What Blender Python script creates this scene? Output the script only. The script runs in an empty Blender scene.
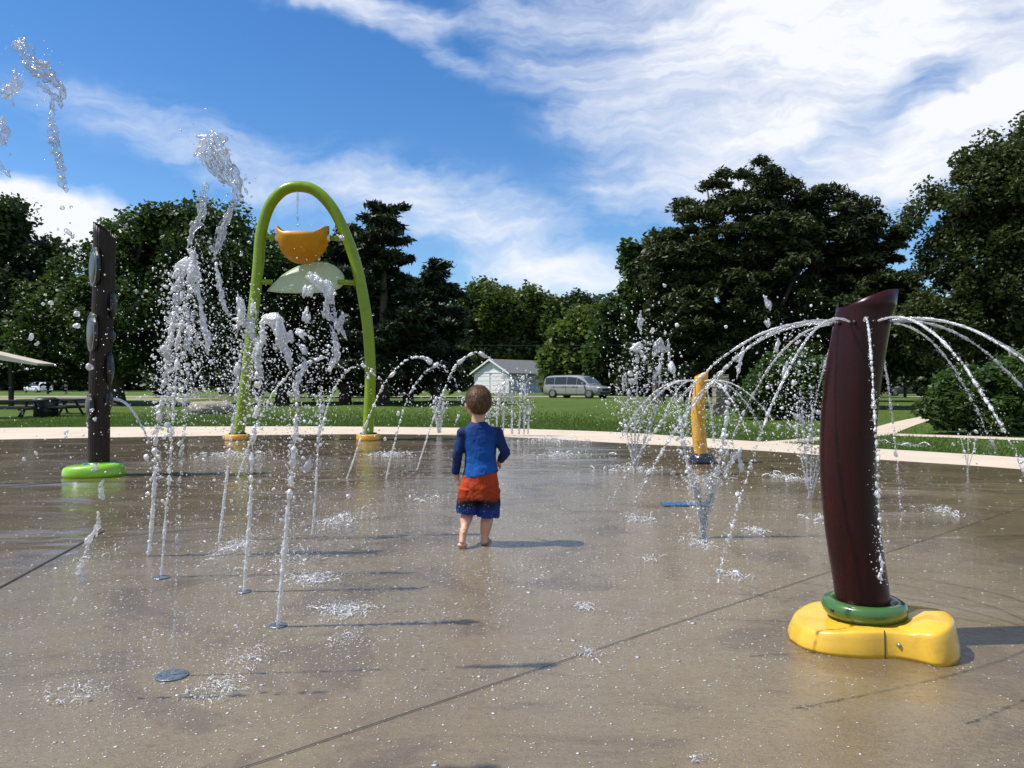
import bpy, bmesh, math, random
import numpy as np
from mathutils import Vector, Matrix
R = math.radians
random.seed(7)
rng = np.random.default_rng(7)
C = bpy.context.scene.collection
SC = bpy.context.scene

# ---------------------------------------------------------------- camera
F = 760.0                       # focal length in pixels of a 1024 wide picture
cam = bpy.data.cameras.new('camera')
cam.sensor_width = 36.0
cam.lens = F / 1024 * 36.0
cam.clip_start = 0.05
cam.clip_end = 6000
camo = bpy.data.objects.new('camera', cam)
C.objects.link(camo)
camo.location = (0, 0, 1.0)
camo.rotation_euler = (R(90), 0, 0)
SC.camera = camo

# ---------------------------------------------------------------- light
SUN_EL, SUN_AZ = 58.0, -95.0    # azimuth from +Y, clockwise; the sun stands to the left
sun = bpy.data.lights.new('sun', 'SUN')
sun.energy = 4.9
sun.angle = R(0.7)
sun.color = (1.0, 0.95, 0.87)
suno = bpy.data.objects.new('sun', sun)
C.objects.link(suno)
sd = Vector((math.sin(R(SUN_AZ)) * math.cos(R(SUN_EL)), math.cos(R(SUN_AZ)) * math.cos(R(SUN_EL)), math.sin(R(SUN_EL))))
suno.rotation_euler = sd.to_track_quat('Z', 'Y').to_euler()
suno.location = sd * 50

world = bpy.data.worlds.new('World')
SC.world = world
world.use_nodes = True
SC.view_settings.view_transform = 'Standard'
SC.view_settings.look = 'None'
SC.view_settings.gamma = 1
SC.view_settings.use_curve_mapping = False
SC.view_settings.exposure = 0.33
SC.cycles.max_bounces = 10
SC.cycles.transmission_bounces = 6
SC.cycles.transparent_max_bounces = 24
SC.cycles.caustics_reflective = False
SC.cycles.caustics_refractive = False


class NT:
    def __init__(s, tree):
        s.t = tree; s.n = tree.nodes; s.l = tree.links
    def new(s, typ, **kw):
        nd = s.n.new(typ)
        for k, v in kw.items():
            setattr(nd, k, v)
        return nd
    def put(s, inp, v):
        if isinstance(v, bpy.types.NodeSocket):
            s.l.new(v, inp)
        elif v is not None:
            inp.default_value = v
    def math(s, op, a, b=None, c=None, clamp=False):
        nd = s.new('ShaderNodeMath', operation=op, use_clamp=clamp)
        s.put(nd.inputs[0], a)
        if b is not None: s.put(nd.inputs[1], b)
        if c is not None: s.put(nd.inputs[2], c)
        return nd.outputs[0]
    def mix(s, f, a, b, typ='MIX'):
        nd = s.new('ShaderNodeMix', data_type='RGBA', blend_type=typ)
        s.put(nd.inputs[0], f); s.put(nd.inputs[6], a); s.put(nd.inputs[7], b)
        return nd.outputs[2]
    def noise(s, vec, scale, detail=4, rough=0.55, dist=0.0):
        nd = s.new('ShaderNodeTexNoise')
        if vec is not None: s.l.new(vec, nd.inputs['Vector'])
        nd.inputs['Scale'].default_value = scale
        nd.inputs['Detail'].default_value = detail
        nd.inputs['Roughness'].default_value = rough
        nd.inputs['Distortion'].default_value = dist
        return nd
    def mapping(s, vec, loc=(0, 0, 0), rot=(0, 0, 0), scale=(1, 1, 1), typ='POINT'):
        nd = s.new('ShaderNodeMapping', vector_type=typ)
        s.l.new(vec, nd.inputs[0])
        nd.inputs[1].default_value = loc; nd.inputs[2].default_value = rot; nd.inputs[3].default_value = scale
        return nd.outputs[0]
    def rng(s, v, a, b, c=0.0, d=1.0, smooth=False):
        nd = s.new('ShaderNodeMapRange', interpolation_type='SMOOTHSTEP' if smooth else 'LINEAR')
        s.put(nd.inputs[0], v)
        for i, q in enumerate((a, b, c, d)): nd.inputs[i + 1].default_value = q
        return nd.outputs[0]
    def ramp(s, v, stops):
        nd = s.new('ShaderNodeValToRGB')
        s.put(nd.inputs[0], v)
        e = nd.color_ramp.elements
        while len(e) < len(stops): e.new(0.5)
        for el, (p, c) in zip(e, stops):
            el.position = p; el.color = (*c, 1) if len(c) == 3 else c
        return nd.outputs[0]
    def ellipse(s, vec, cx, cy, rx, ry, rot, soft=0.0):
        m = s.mapping(vec, (cx, cy, 0), (0, 0, rot), (rx, ry, 1), 'TEXTURE')
        ln = s.new('ShaderNodeVectorMath', operation='LENGTH')
        s.l.new(m, ln.inputs[0])
        return s.rng(ln.outputs[1], 1.0, soft, 0.0, 1.0, True)


# ---------------------------------------------------------------- sky: Nishita plus cirrus, by direction
def build_world():
    t = NT(world.node_tree)
    t.n.clear()
    out = t.new('ShaderNodeOutputWorld')
    bg = t.new('ShaderNodeBackground')
    bg.inputs[1].default_value = 0.1
    sky = t.new('ShaderNodeTexSky', sky_type='NISHITA')
    sky.sun_disc = False
    sky.sun_elevation = R(SUN_EL)
    sky.sun_rotation = R(SUN_AZ)
    sky.air_density = 1.0; sky.dust_density = 0.25; sky.ozone_density = 3.0
    hs = t.new('ShaderNodeHueSaturation')
    hs.inputs['Saturation'].default_value = SKY_SAT
    hs.inputs['Value'].default_value = SKY_VAL
    hs.inputs['Hue'].default_value = 0.505
    t.l.new(sky.outputs[0], hs.inputs['Color'])
    tc = t.new('ShaderNodeTexCoord')
    sep = t.new('ShaderNodeSeparateXYZ')
    t.l.new(tc.outputs['Generated'], sep.inputs[0])
    az = t.math('ARCTAN2', sep.outputs[0], sep.outputs[1])
    el = t.math('ARCSINE', sep.outputs[2])
    cb = t.new('ShaderNodeCombineXYZ')
    t.l.new(az, cb.inputs[0]); t.l.new(el, cb.inputs[1])
    base = cb.outputs[0]
    # warp
    wn = t.noise(tc.outputs['Generated'], 3.5, 5, 0.6)
    w1 = t.new('ShaderNodeVectorMath', operation='MULTIPLY_ADD')
    t.l.new(wn.outputs['Color'], w1.inputs[0]); w1.inputs[1].default_value = (0.26, 0.16, 0); 
    w1b = t.new('ShaderNodeVectorMath', operation='SUBTRACT'); t.l.new(base, w1b.inputs[0]); w1b.inputs[1].default_value = (0.13, 0.08, 0)
    t.l.new(w1b.outputs[0], w1.inputs[2])
    wv = w1.outputs[0]
    def ang(px, py):
        a = math.atan((px - 512) / F)
        return a, math.atan((384 - py) / F * math.cos(a))
    def blob(px, py, rx, ry, rotdeg, st, soft=0.0, v=wv):
        a, e = ang(px, py)
        m = t.ellipse(v, a, e, rx / F, ry / F, R(rotdeg), soft)
        return t.math('MULTIPLY', m, st)
    cov = None
    for b in CLOUDS:
        q = blob(*b)
        cov = q if cov is None else t.math('ADD', cov, q)
    # wispy streaks
    m1 = t.mapping(wv, (0, 0, 0), (0, 0, R(-22)), (1.0, 4.6, 1))
    n1 = t.noise(m1, 5.0, 8, 0.58, 0.15).outputs[0]
    m2 = t.mapping(wv, (3, 1, 0), (0, 0, R(-14)), (1.0, 3.6, 1))
    n2 = t.noise(m2, 14, 8, 0.6, 0.1).outputs[0]
    nn = t.math('ADD', t.math('MULTIPLY', n1, 0.6), t.math('MULTIPLY', n2, 0.4))
    # elsewhere (off picture) a plain scatter of cirrus
    far = t.rng(t.math('ABSOLUTE', az), 0.8, 1.2, 0.0, 0.45, True)
    cov = t.math('ADD', cov, far)
    d = t.math('ADD', cov, t.math('MULTIPLY', t.math('SUBTRACT', nn, 0.5), 2.15))
    dens = t.rng(d, -0.05, 1.05, 0.0, 1.0, False)
    dens = t.math('MULTIPLY', dens, t.rng(cov, 0.0, 0.25, 0.0, 1.0))
    thin = t.math('MULTIPLY', dens, 0.97)
    ccol = t.mix(dens, (5.8, 6.7, 8.3, 1), (7.8, 7.9, 8.2, 1))
    col = t.mix(thin, hs.outputs[0], ccol)
    t.l.new(col, bg.inputs[0])
    t.l.new(bg.outputs[0], out.inputs[0])

SKY_SAT, SKY_VAL = 1.3, 1.2
CLOUDS = [  # px, py, rx, ry, tilt, strength
    (820, 20, 340, 190, 0, 1.1, 0.15), (990, 130, 230, 60, 25, 0.8, 0.2), (905, 90, 100, 36, 25, -0.5, 0.0),
    (700, 185, 210, 75, 8, 0.5, 0.0),
    (370, 8, 190, 26, -6, 0.75, 0.1), (450, 65, 140, 22, -18, 0.35, 0.0),
    (520, 10, 70, 24, -10, 0.3, 0.0),
    (20, 235, 140, 58, -8, 1.5, 0.35),
    (240, 165, 240, 46, -14, 0.36, 0.0), (150, 120, 200, 40, -10, 0.08, 0.0), (480, 235, 190, 62, -20, 0.62, 0.0), (380, 190, 130, 40, -14, 0.3, 0.0), (560, 285, 120, 30, -10, 0.5, 0.0),
    (600, 130, 110, 26, 10, 0.35, 0.0), (640, 300, 200, 60, 0, 0.3, 0.0),
]
build_world()

# ---------------------------------------------------------------- helpers
def P(px, py, D):
    return Vector(((px - 512) / F * D, D, 1.0 - (py - 384) / F * D))
def G(px, py, z=0.0):
    D = F / (py - 384)
    return Vector(((px - 512) / F * D, D, z))

def tag(o, label=None, cat=None, group=None, kind=None):
    if label: o['label'] = label
    if cat: o['category'] = cat
    if group: o['group'] = group
    if kind: o['kind'] = kind
    return o

def empty(name, loc, rz=0.0):
    o = bpy.data.objects.new(name, None)
    C.objects.link(o)
    o.location = loc; o.rotation_euler = (0, 0, rz)
    o.empty_display_size = 0.2
    return o

def link(name, me, mat, parent=None, smooth=False):
    o = bpy.data.objects.new(name, me)
    C.objects.link(o)
    for m in (mat if isinstance(mat, (list, tuple)) else [mat]): me.materials.append(m)
    if parent is not None: o.parent = parent
    if smooth:
        me.polygons.foreach_set('use_smooth', np.ones(len(me.polygons), bool))
    return o

def npmesh(name, V, Fc, mat, parent=None, smooth=False):
    V = np.asarray(V, dtype=np.float32); Fc = np.asarray(Fc, dtype=np.int32)
    k = Fc.shape[1]
    me = bpy.data.meshes.new(name)
    me.vertices.add(len(V)); me.vertices.foreach_set('co', V.ravel())
    me.loops.add(Fc.size); me.loops.foreach_set('vertex_index', Fc.ravel())
    me.polygons.add(len(Fc)); me.polygons.foreach_set('loop_start', np.arange(0, Fc.size, k, dtype=np.int32))
    me.polygons.foreach_set('loop_total', np.full(len(Fc), k, dtype=np.int32))
    me.update(calc_edges=True)
    return link(name, me, mat, parent, smooth)

class MB:
    """collects shapes in one bmesh"""
    def __init__(s): s.bm = bmesh.new()
    def box(s, c, size, rz=0.0, rot=None, taper=1.0):
        M = Matrix.Translation(Vector(c)) @ (rot.to_4x4() if rot is not None else Matrix.Rotation(rz, 4, 'Z'))
        v = []
        for z in (-.5, .5):
            k = 1.0 if z < 0 else taper
            for x, y in ((-.5, -.5), (.5, -.5), (.5, .5), (-.5, .5)):
                v.append(s.bm.verts.new(M @ Vector((x * size[0] * k, y * size[1] * k, z * size[2]))))
        for f in ((3, 2, 1, 0), (4, 5, 6, 7), (0, 1, 5, 4), (1, 2, 6, 5), (2, 3, 7, 6), (3, 0, 4, 7)):
            s.bm.faces.new([v[i] for i in f])
        return s
    def tube(s, pts, rad, n=12, cap=True, flat=(1, 1)):
        pts = [Vector(p) for p in pts]
        if not hasattr(rad, '__len__'): rad = [rad] * len(pts)
        rings = []
        up = None
        for i, p in enumerate(pts):
            d = (pts[min(i + 1, len(pts) - 1)] - pts[max(i - 1, 0)])
            d = d.normalized() if d.length > 1e-9 else Vector((0, 0, 1))
            if up is None:
                a = Vector((0, 1, 0)) if abs(d.y) < 0.9 else Vector((1, 0, 0))
                u = (a - d * a.dot(d)).normalized()
            else:
                u = (up - d * up.dot(d)).normalized()
            up = u
            w = d.cross(u)
            rings.append([s.bm.verts.new(p + (u * math.cos(2 * math.pi * k / n) * flat[0] + w * math.sin(2 * math.pi * k / n) * flat[1]) * rad[i]) for k in range(n)])
        for a, b in zip(rings, rings[1:]):
            for k in range(n):
                s.bm.faces.new((a[k], a[(k + 1) % n], b[(k + 1) % n], b[k]))
        if cap:
            s.bm.faces.new(rings[0][::-1]); s.bm.faces.new(rings[-1])
        return s
    def rings(s, rs, cap=True, close=False):
        R_ = [[s.bm.verts.new(Vector(p)) for p in r] for r in rs]
        n = len(R_[0])
        for a, b in zip(R_, R_[1:]):
            for k in range(n):
                s.bm.faces.new((a[k], a[(k + 1) % n], b[(k + 1) % n], b[k]))
        if cap:
            s.bm.faces.new(R_[0][::-1]); s.bm.faces.new(R_[-1])
        return s
    def lathe(s, prof, c=(0, 0, 0), n=32, sx=1, sy=1, cap=True):
        c = Vector(c)
        return s.rings([[c + Vector((r * math.cos(2 * math.pi * k / n) * sx, r * math.sin(2 * math.pi * k / n) * sy, z)) for k in range(n)] for r, z in prof], cap)
    def ell(s, c, r, rot=None, sub=3):
        M = Matrix.Translation(Vector(c)) @ (rot.to_4x4() if rot is not None else Matrix.Identity(4)) @ Matrix.Diagonal((*r, 1))
        bmesh.ops.create_icosphere(s.bm, subdivisions=sub, radius=1, matrix=M)
        return s
    def poly(s, pts):
        s.bm.faces.new([s.bm.verts.new(Vector(p)) for p in pts]); return s
    def prism(s, pts, ext):
        ext = Vector(ext)
        a = [s.bm.verts.new(Vector(p)) for p in pts]; b = [s.bm.verts.new(Vector(p) + ext) for p in pts]
        s.bm.faces.new(a[::-1]); s.bm.faces.new(b)
        for i in range(len(a)):
            j = (i + 1) % len(a); s.bm.faces.new((a[i], a[j], b[j], b[i]))
        return s
    def build(s, name, mat, parent=None, smooth=False, bevel=0, sub=0, mods=()):
        bmesh.ops.recalc_face_normals(s.bm, faces=s.bm.faces)
        me = bpy.data.meshes.new(name); s.bm.to_mesh(me); s.bm.free()
        o = link(name, me, mat, parent, smooth)
        if bevel:
            m = o.modifiers.new('b', 'BEVEL'); m.width = bevel; m.segments = 3; m.limit_method = 'ANGLE'; m.angle_limit = R(40)
        if sub:
            m = o.modifiers.new('s', 'SUBSURF'); m.levels = sub; m.render_levels = sub
        return o

def spline(pts, n):
    """Catmull-Rom through pts, n samples"""
    pts = [Vector(p) for p in pts]
    P_ = [pts[0] * 2 - pts[1]] + pts + [pts[-1] * 2 - pts[-2]]
    out = []
    m = len(pts) - 1
    for i in range(n):
        t = i / (n - 1) * m; k = min(int(t), m - 1); u = t - k
        a, b, c, d = P_[k:k + 4]
        out.append(0.5 * ((2 * b) + (c - a) * u + (2 * a - 5 * b + 4 * c - d) * u * u + (3 * b - a - 3 * c + d) * u ** 3))
    return out

# ---------------------------------------------------------------- materials
def mat(name):
    m = bpy.data.materials.new(name); m.use_nodes = True
    t = NT(m.node_tree)
    return m, t, t.n['Principled BSDF'], t.n['Material Output']

def pmat(name, col, rough=0.5, spec=0.5, metal=0.0, vary=0.12, scale=8.0, bump=0.0, bscale=60.0, rvary=0.1, coat=0.0, dirt=None, dirt_amt=0.0, dscale=5.0):
    m, t, b, o = mat(name)
    tc = t.new('ShaderNodeTexCoord').outputs['Object']
    n = t.noise(tc, scale, 6, 0.6).outputs[0]
    c0 = tuple(max(0, c * (1 - vary)) for c in col) + (1,); c1 = tuple(min(1, c * (1 + vary)) for c in col) + (1,)
    colr = t.mix(t.rng(n, 0.3, 0.7), c0, c1)
    if dirt is not None:
        dn = t.noise(tc, dscale, 8, 0.7, 0.5).outputs[0]
        colr = t.mix(t.math('MULTIPLY', t.rng(dn, 0.5, 0.72, 0, 1, True), dirt_amt), colr, (*dirt, 1))
    t.l.new(colr, b.inputs['Base Color'])
    t.l.new(t.rng(n, 0.3, 0.7, max(0.02, rough - rvary), min(1, rough + rvary)), b.inputs['Roughness'])
    b.inputs['Specular IOR Level'].default_value = spec
    b.inputs['Metallic'].default_value = metal
    b.inputs['Coat Weight'].default_value = coat
    b.inputs['Coat Roughness'].default_value = 0.08
    if bump:
        bn = t.noise(tc, bscale, 5, 0.6).outputs[0]
        bp = t.new('ShaderNodeBump'); bp.inputs['Strength'].default_value = bump; bp.inputs['Distance'].default_value = 0.01
        t.l.new(bn, bp.inputs['Height']); t.l.new(bp.outputs[0], b.inputs['Normal'])
    return m

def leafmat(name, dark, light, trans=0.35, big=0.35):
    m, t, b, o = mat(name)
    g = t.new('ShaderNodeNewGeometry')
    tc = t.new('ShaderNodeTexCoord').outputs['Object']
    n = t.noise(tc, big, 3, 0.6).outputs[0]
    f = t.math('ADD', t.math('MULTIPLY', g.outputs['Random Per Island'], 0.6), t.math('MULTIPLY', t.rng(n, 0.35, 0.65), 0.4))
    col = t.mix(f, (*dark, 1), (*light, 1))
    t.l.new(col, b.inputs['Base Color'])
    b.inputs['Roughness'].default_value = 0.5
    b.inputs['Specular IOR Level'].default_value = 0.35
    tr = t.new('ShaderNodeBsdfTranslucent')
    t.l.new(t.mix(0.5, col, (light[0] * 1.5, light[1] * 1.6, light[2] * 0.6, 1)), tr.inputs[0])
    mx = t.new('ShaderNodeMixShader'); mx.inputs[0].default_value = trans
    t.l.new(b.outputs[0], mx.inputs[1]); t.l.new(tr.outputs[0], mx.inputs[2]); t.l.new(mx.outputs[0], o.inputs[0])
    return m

def watermat(name, white, clear=0.45, rough=0.05):
    """thin-film look: part of the light passes straight through, part is bent, white colour stands in for foam and sun glints"""
    m, t, b, o = mat(name)
    g = t.new('ShaderNodeNewGeometry')
    t.n.remove(b)
    tp = t.new('ShaderNodeBsdfTransparent'); tp.inputs[0].default_value = (.97, .98, .99, 1)
    rf = t.new('ShaderNodeBsdfRefraction'); rf.inputs['IOR'].default_value = 1.33; rf.inputs['Roughness'].default_value = rough
    gl = t.new('ShaderNodeBsdfGlossy'); gl.inputs['Roughness'].default_value = 0.12
    gw = t.new('ShaderNodeBsdfGlossy'); gw.inputs['Roughness'].default_value = 0.4; gw.inputs[0].default_value = (.95, .96, 1, 1)
    df = t.new('ShaderNodeBsdfDiffuse'); df.inputs[0].default_value = (.95, .96, .98, 1)
    tr = t.new('ShaderNodeBsdfTranslucent'); tr.inputs[0].default_value = (.95, .96, .98, 1)
    def mx(f, a, c):
        q = t.new('ShaderNodeMixShader'); t.put(q.inputs[0], f); t.l.new(a, q.inputs[1]); t.l.new(c, q.inputs[2]); return q.outputs[0]
    fr = t.new('ShaderNodeFresnel'); fr.inputs[0].default_value = 1.33
    body = mx(clear, rf.outputs[0], tp.outputs[0])
    glass = mx(t.math('ADD', fr.outputs[0], .06), body, gl.outputs[0])
    foam = mx(.5, df.outputs[0], tr.outputs[0])
    foam = mx(.22, foam, gw.outputs[0])
    tc = t.new('ShaderNodeTexCoord').outputs['Object']
    pn = t.noise(tc, 75, 3, .6).outputs[0]
    f = t.math('MULTIPLY', t.math('MULTIPLY', t.rng(g.outputs['Random Per Island'], 0, 1, 0.65, 1.35), t.rng(pn, .38, .62, .35, 1.65)), white, clamp=True)  # noise patches of white paint highlights into the water
    bn = t.noise(tc, 170, 2, .6).outputs[0]
    bp = t.new('ShaderNodeBump'); bp.inputs['Strength'].default_value = 1.0; bp.inputs['Distance'].default_value = 0.0035
    t.l.new(bn, bp.inputs['Height'])
    for nd in (rf, gl, gw, df): t.l.new(bp.outputs[0], nd.inputs['Normal'])
    t.l.new(mx(f, glass, foam), o.inputs[0])
    return m

WATER = watermat('water_spray', 0.62, .92)
WATER_THIN = watermat('water_thin', 0.45, .93)
WATER_CLEAR = watermat('water_clear', 0.15, .88, .0)
WATER_FAR = watermat('water_far_spray', 0.74, .9, .2)

# ================================================================ SETTING
OUTER = [(-600, 445), (-400, 437), (-150, 431), (0, 428), (140, 427), (300, 426.5), (420, 427.4), (520, 429), (620, 432.5), (700, 438), (780, 443), (872, 448.5), (1024, 458), (1200, 472), (1450, 498)]
INNER = [(-600, 470), (-400, 455), (-150, 443), (0, 439.5), (140, 437), (300, 434.5), (420, 434.5), (520, 437.5), (620, 443), (700, 447), (780, 452), (872, 459), (1024, 469.5), (1200, 488), (1450, 522)]
go = spline([G(*p) for p in OUTER], 90)
gi = spline([G(*p) for p in INNER], 90)

def build_ground():
    # lawn: one sheet to the horizon
    m, t, b, o = mat('lawn_grass')
    tc = t.new('ShaderNodeTexCoord').outputs['Object']
    n1 = t.noise(tc, 0.25, 5, 0.6).outputs[0]
    n2 = t.noise(tc, 6, 6, 0.7).outputs[0]
    n3 = t.noise(t.mapping(tc, scale=(1, 3, 1)), 45, 4, 0.7).outputs[0]
    c = t.mix(t.rng(n1, 0.35, 0.65), (0.062, 0.115, 0.012, 1), (0.090, 0.140, 0.018, 1))
    c = t.mix(t.math('MULTIPLY', t.rng(n2, 0.4, 0.7), 0.5), c, (0.035, 0.062, 0.012, 1))
    c = t.mix(t.math('MULTIPLY', t.rng(n3, 0.45, 0.75), 0.5), c, (0.10, 0.13, 0.035, 1))
    t.l.new(c, b.inputs['Base Color']); b.inputs['Roughness'].default_value = 0.85; b.inputs['Specular IOR Level'].default_value = 0.2
    bp = t.new('ShaderNodeBump'); bp.inputs['Strength'].default_value = 0.8; bp.inputs['Distance'].default_value = 0.04
    t.l.new(t.math('ADD', n3, n2), bp.inputs['Height']); t.l.new(bp.outputs[0], b.inputs['Normal'])
    o_ = MB().poly([(-1500, -300, -0.03), (1500, -300, -0.03), (1500, 2500, -0.03), (-1500, 2500, -0.03)]).build('lawn', m)
    tag(o_, 'green mown lawn around the splash pad', kind='structure')

    # dry light concrete border
    m, t, b, o = mat('dry_concrete')
    tc = t.new('ShaderNodeTexCoord').outputs['Object']
    n1 = t.noise(tc, 1.3, 6, 0.6).outputs[0]; n2 = t.noise(tc, 60, 4, 0.7).outputs[0]
    c = t.mix(t.rng(n1, 0.3, 0.7), (0.45, 0.375, 0.29, 1), (0.55, 0.465, 0.37, 1))
    c = t.mix(t.math('MULTIPLY', t.rng(n2, 0.5, 0.8), 0.35), c, (0.33, 0.28, 0.23, 1))
    t.l.new(c, b.inputs['Base Color']); b.inputs['Roughness'].default_value = 0.8
    dry = m
    bm = bmesh.new()
    def strip(a, b_, za, zb):
        va = [bm.verts.new((p.x, p.y, za)) for p in a]; vb = [bm.verts.new((p.x, p.y, zb)) for p in b_]
        for i in range(len(a) - 1): bm.faces.new((va[i], va[i + 1], vb[i + 1], vb[i]))
    strip(gi, go, 0.0, 0.004)
    strip(go, [p + Vector((0, 0.02, 0)) for p in go], 0.004, -0.05)
    mb = MB(); mb.bm.free(); mb.bm = bm
    tag(mb.build('concrete_border', dry), 'pale dry concrete border ringing the wet pad', kind='structure')

    # wet pad
    m, t, b, o = mat('wet_concrete')
    tc = t.new('ShaderNodeTexCoord').outputs['Object']
    big = t.noise(tc, 0.55, 5, 0.6, 0.6).outputs[0]
    mid = t.noise(tc, 3.2, 6, 0.62).outputs[0]
    fine = t.noise(tc, 34, 6, 0.75).outputs[0]
    grit = t.noise(tc, 170, 4, 0.8).outputs[0]
    rip = t.noise(t.mapping(tc, scale=(1, 1.7, 1)), 24, 4, 0.55, 1.2).outputs[0]
    # standing water (smooth) at the rim and both flanks; agitated film in the middle
    wv = t.new('ShaderNodeVectorMath', operation='MULTIPLY_ADD')
    t.l.new(t.noise(tc, 0.9, 4, 0.6).outputs['Color'], wv.inputs[0]); wv.inputs[1].default_value = (2.2, 2.2, 0)
    s_ = t.new('ShaderNodeVectorMath', operation='SUBTRACT'); t.l.new(tc, s_.inputs[0]); s_.inputs[1].default_value = (1.1, 1.1, 0); t.l.new(s_.outputs[0], wv.inputs[2])
    W = wv.outputs[0]
    ag = t.ellipse(W, 0.3, 5.0, 3.3, 4.6, R(-8), 0.35)
    ag = t.math('MAXIMUM', ag, t.math('MULTIPLY', t.ellipse(W, -1.6, 2.6, 2.0, 1.6, 0, 0.4), 0.9))
    ag = t.math('MAXIMUM', ag, t.ellipse(W, -2.3, 3.6, .6, .75, 0, 0.6))  # glare patch at lower left: more ripples and a lighter painted tone
    ag = t.math('MAXIMUM', ag, t.math('MULTIPLY', t.ellipse(W, -3.5, 9.5, 3.5, 1.2, 0, 0.3), 0.45))
    pudd = t.math('MULTIPLY', t.rng(big, 0.40, 0.52, 0, 1, True), t.math('SUBTRACT', 1.0, ag))
    pudd = t.math('MAXIMUM', pudd, t.math('MULTIPLY', t.ellipse(W, 1.45, 2.1, .75, .6, 0, .4), .85))
    pudd = t.math('MAXIMUM', pudd, t.math('MULTIPLY', t.ellipse(W, 3.4, 5.2, 1.6, 1.9, 0, .4), .9))
    pudd = t.math('MAXIMUM', pudd, t.math('MULTIPLY', t.ellipse(W, -.15, 3.6, .45, .8, 0, .2), .8))
    tone = t.mix(t.rng(mid, 0.3, 0.7), (0.135, 0.092, 0.038, 1), (0.208, 0.150, 0.072, 1))
    tone = t.mix(t.math('MULTIPLY', pudd, 0.7), tone, (0.100, 0.066, 0.024, 1))
    tone = t.mix(t.math('MULTIPLY', ag, 0.5), tone, (0.215, 0.172, 0.104, 1))  # scattered sky reflection of the stirred film, partly put into the base colour
    tone = t.mix(t.math('MULTIPLY', t.rng(grit, 0.42, 0.75), 0.55), tone, (0.42, 0.35, 0.24, 1))
    tone = t.mix(t.math('MULTIPLY', t.rng(fine, 0.5, 0.75), 0.6), tone, (0.085, 0.058, 0.036, 1))
    st = t.rng(t.noise(tc, 1.1, 7, 0.68, 1.2).outputs[0], 0.5, 0.62, 0, 0.55, True)
    tone = t.mix(st, tone, (0.10, 0.070, 0.045, 1))
    t.l.new(tone, b.inputs['Base Color'])
    # the stone below: rough; the water film above: a clear coat with its own, calmer surface
    t.l.new(t.rng(fine, 0.35, 0.75, 0.28, 0.55), b.inputs['Roughness'])
    b.inputs['IOR'].default_value = 1.45
    b.inputs['Specular IOR Level'].default_value = 0.35
    b.inputs['Coat Weight'].default_value = 1.0
    b.inputs['Coat IOR'].default_value = 1.42
    damp = t.math('MULTIPLY', t.rng(t.noise(tc, 7, 5, 0.7).outputs[0], 0.5, 0.68, 0, 1, True), t.math('SUBTRACT', 1.0, pudd))
    t.l.new(t.math('ADD', t.math('MULTIPLY', damp, 0.12), t.math('ADD', t.math('MULTIPLY', ag, 0.05), 0.03)), b.inputs['Coat Roughness'])
    h = t.math('ADD', t.math('MULTIPLY', grit, 0.35), t.math('MULTIPLY', fine, 0.6))
    bp = t.new('ShaderNodeBump'); bp.inputs['Strength'].default_value = 0.8; bp.inputs['Distance'].default_value = 0.012
    t.l.new(h, bp.inputs['Height']); t.l.new(bp.outputs[0], b.inputs['Normal'])
    # long lazy swell of the film, then ripples where the jets stir it
    sw = t.noise(t.mapping(tc, scale=(0.45, 1.0, 1)), 1.15, 3, 0.5, 0.6).outputs[0]
    b1 = t.new('ShaderNodeBump'); b1.inputs['Strength'].default_value = 1.0; b1.inputs['Distance'].default_value = 0.05
    t.l.new(sw, b1.inputs['Height'])
    h2 = t.math('MULTIPLY', rip, t.rng(ag, 0, 1, 0.10, 0.55))
    h2 = t.math('ADD', h2, t.math('MULTIPLY', t.noise(tc, 62, 3, 0.5, 0.8).outputs[0], t.rng(ag, 0, 1, 0.08, 0.36)))
    h2 = t.math('ADD', h2, t.math('MULTIPLY', grit, t.rng(pudd, 0, 1, 0.07, 0.0)))
    b2 = t.new('ShaderNodeBump'); b2.inputs['Strength'].default_value = 0.7; b2.inputs['Distance'].default_value = 0.012
    t.l.new(h2, b2.inputs['Height']); t.l.new(b1.outputs[0], b2.inputs['Normal']); t.l.new(b2.outputs[0], b.inputs['Coat Normal'])
    pts = [Vector((p.x, p.y, 0)) for p in gi] + [Vector((14, -6, 0)), Vector((-16, -6, 0))]
    o_ = MB().poly(pts).build('splash_pad', m)
    tag(o_, 'wet brown concrete splash pad with joints', kind='structure')

    # control joints: thin dark sealed lines
    jm = pmat('joint_sealant', (0.022, 0.018, 0.014), 0.4)
    mb = MB()
    def joint(a, b_, w=0.0045):
        a = Vector(a); b_ = Vector(b_); d = (b_ - a).normalized(); n = Vector((-d.y, d.x, 0)) * w / 2
        pp = []; k = 40
        for i in range(k + 1):
            q = a.lerp(b_, i / k); pp.append(q)
        for i in range(k):
            w0 = random.uniform(.7, 1.3)
            mb.poly([pp[i] - n, pp[i + 1] - n, pp[i + 1] + n, pp[i] + n])
    j1a, j1b = G(245, 768, .004), G(800, 582, .004)
    dj = (j1b - j1a).normalized()
    joint(j1a - dj * 2.5, j1b + dj * 4.2)
    k1a, k1b = G(0, 588, .004), G(88, 540, .004)
    dk = (k1b - k1a).normalized()
    joint(k1a - dk * 2, k1b + dk * 0.3, 0.014)
    joint(k1b + Vector((0, .03, 0)), G(260, 524, .004), 0.008)
    joint(G(0, 545, .004), k1b, 0.008)
    joint(G(-60, 492, .004), G(66, 482, .004), 0.03)
    joint(G(700, 462, .004), G(1080, 500, .004), 0.012)
    tag(mb.build('expansion_joints', jm), 'thin dark joint lines cut across the wet pad', kind='structure')

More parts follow.
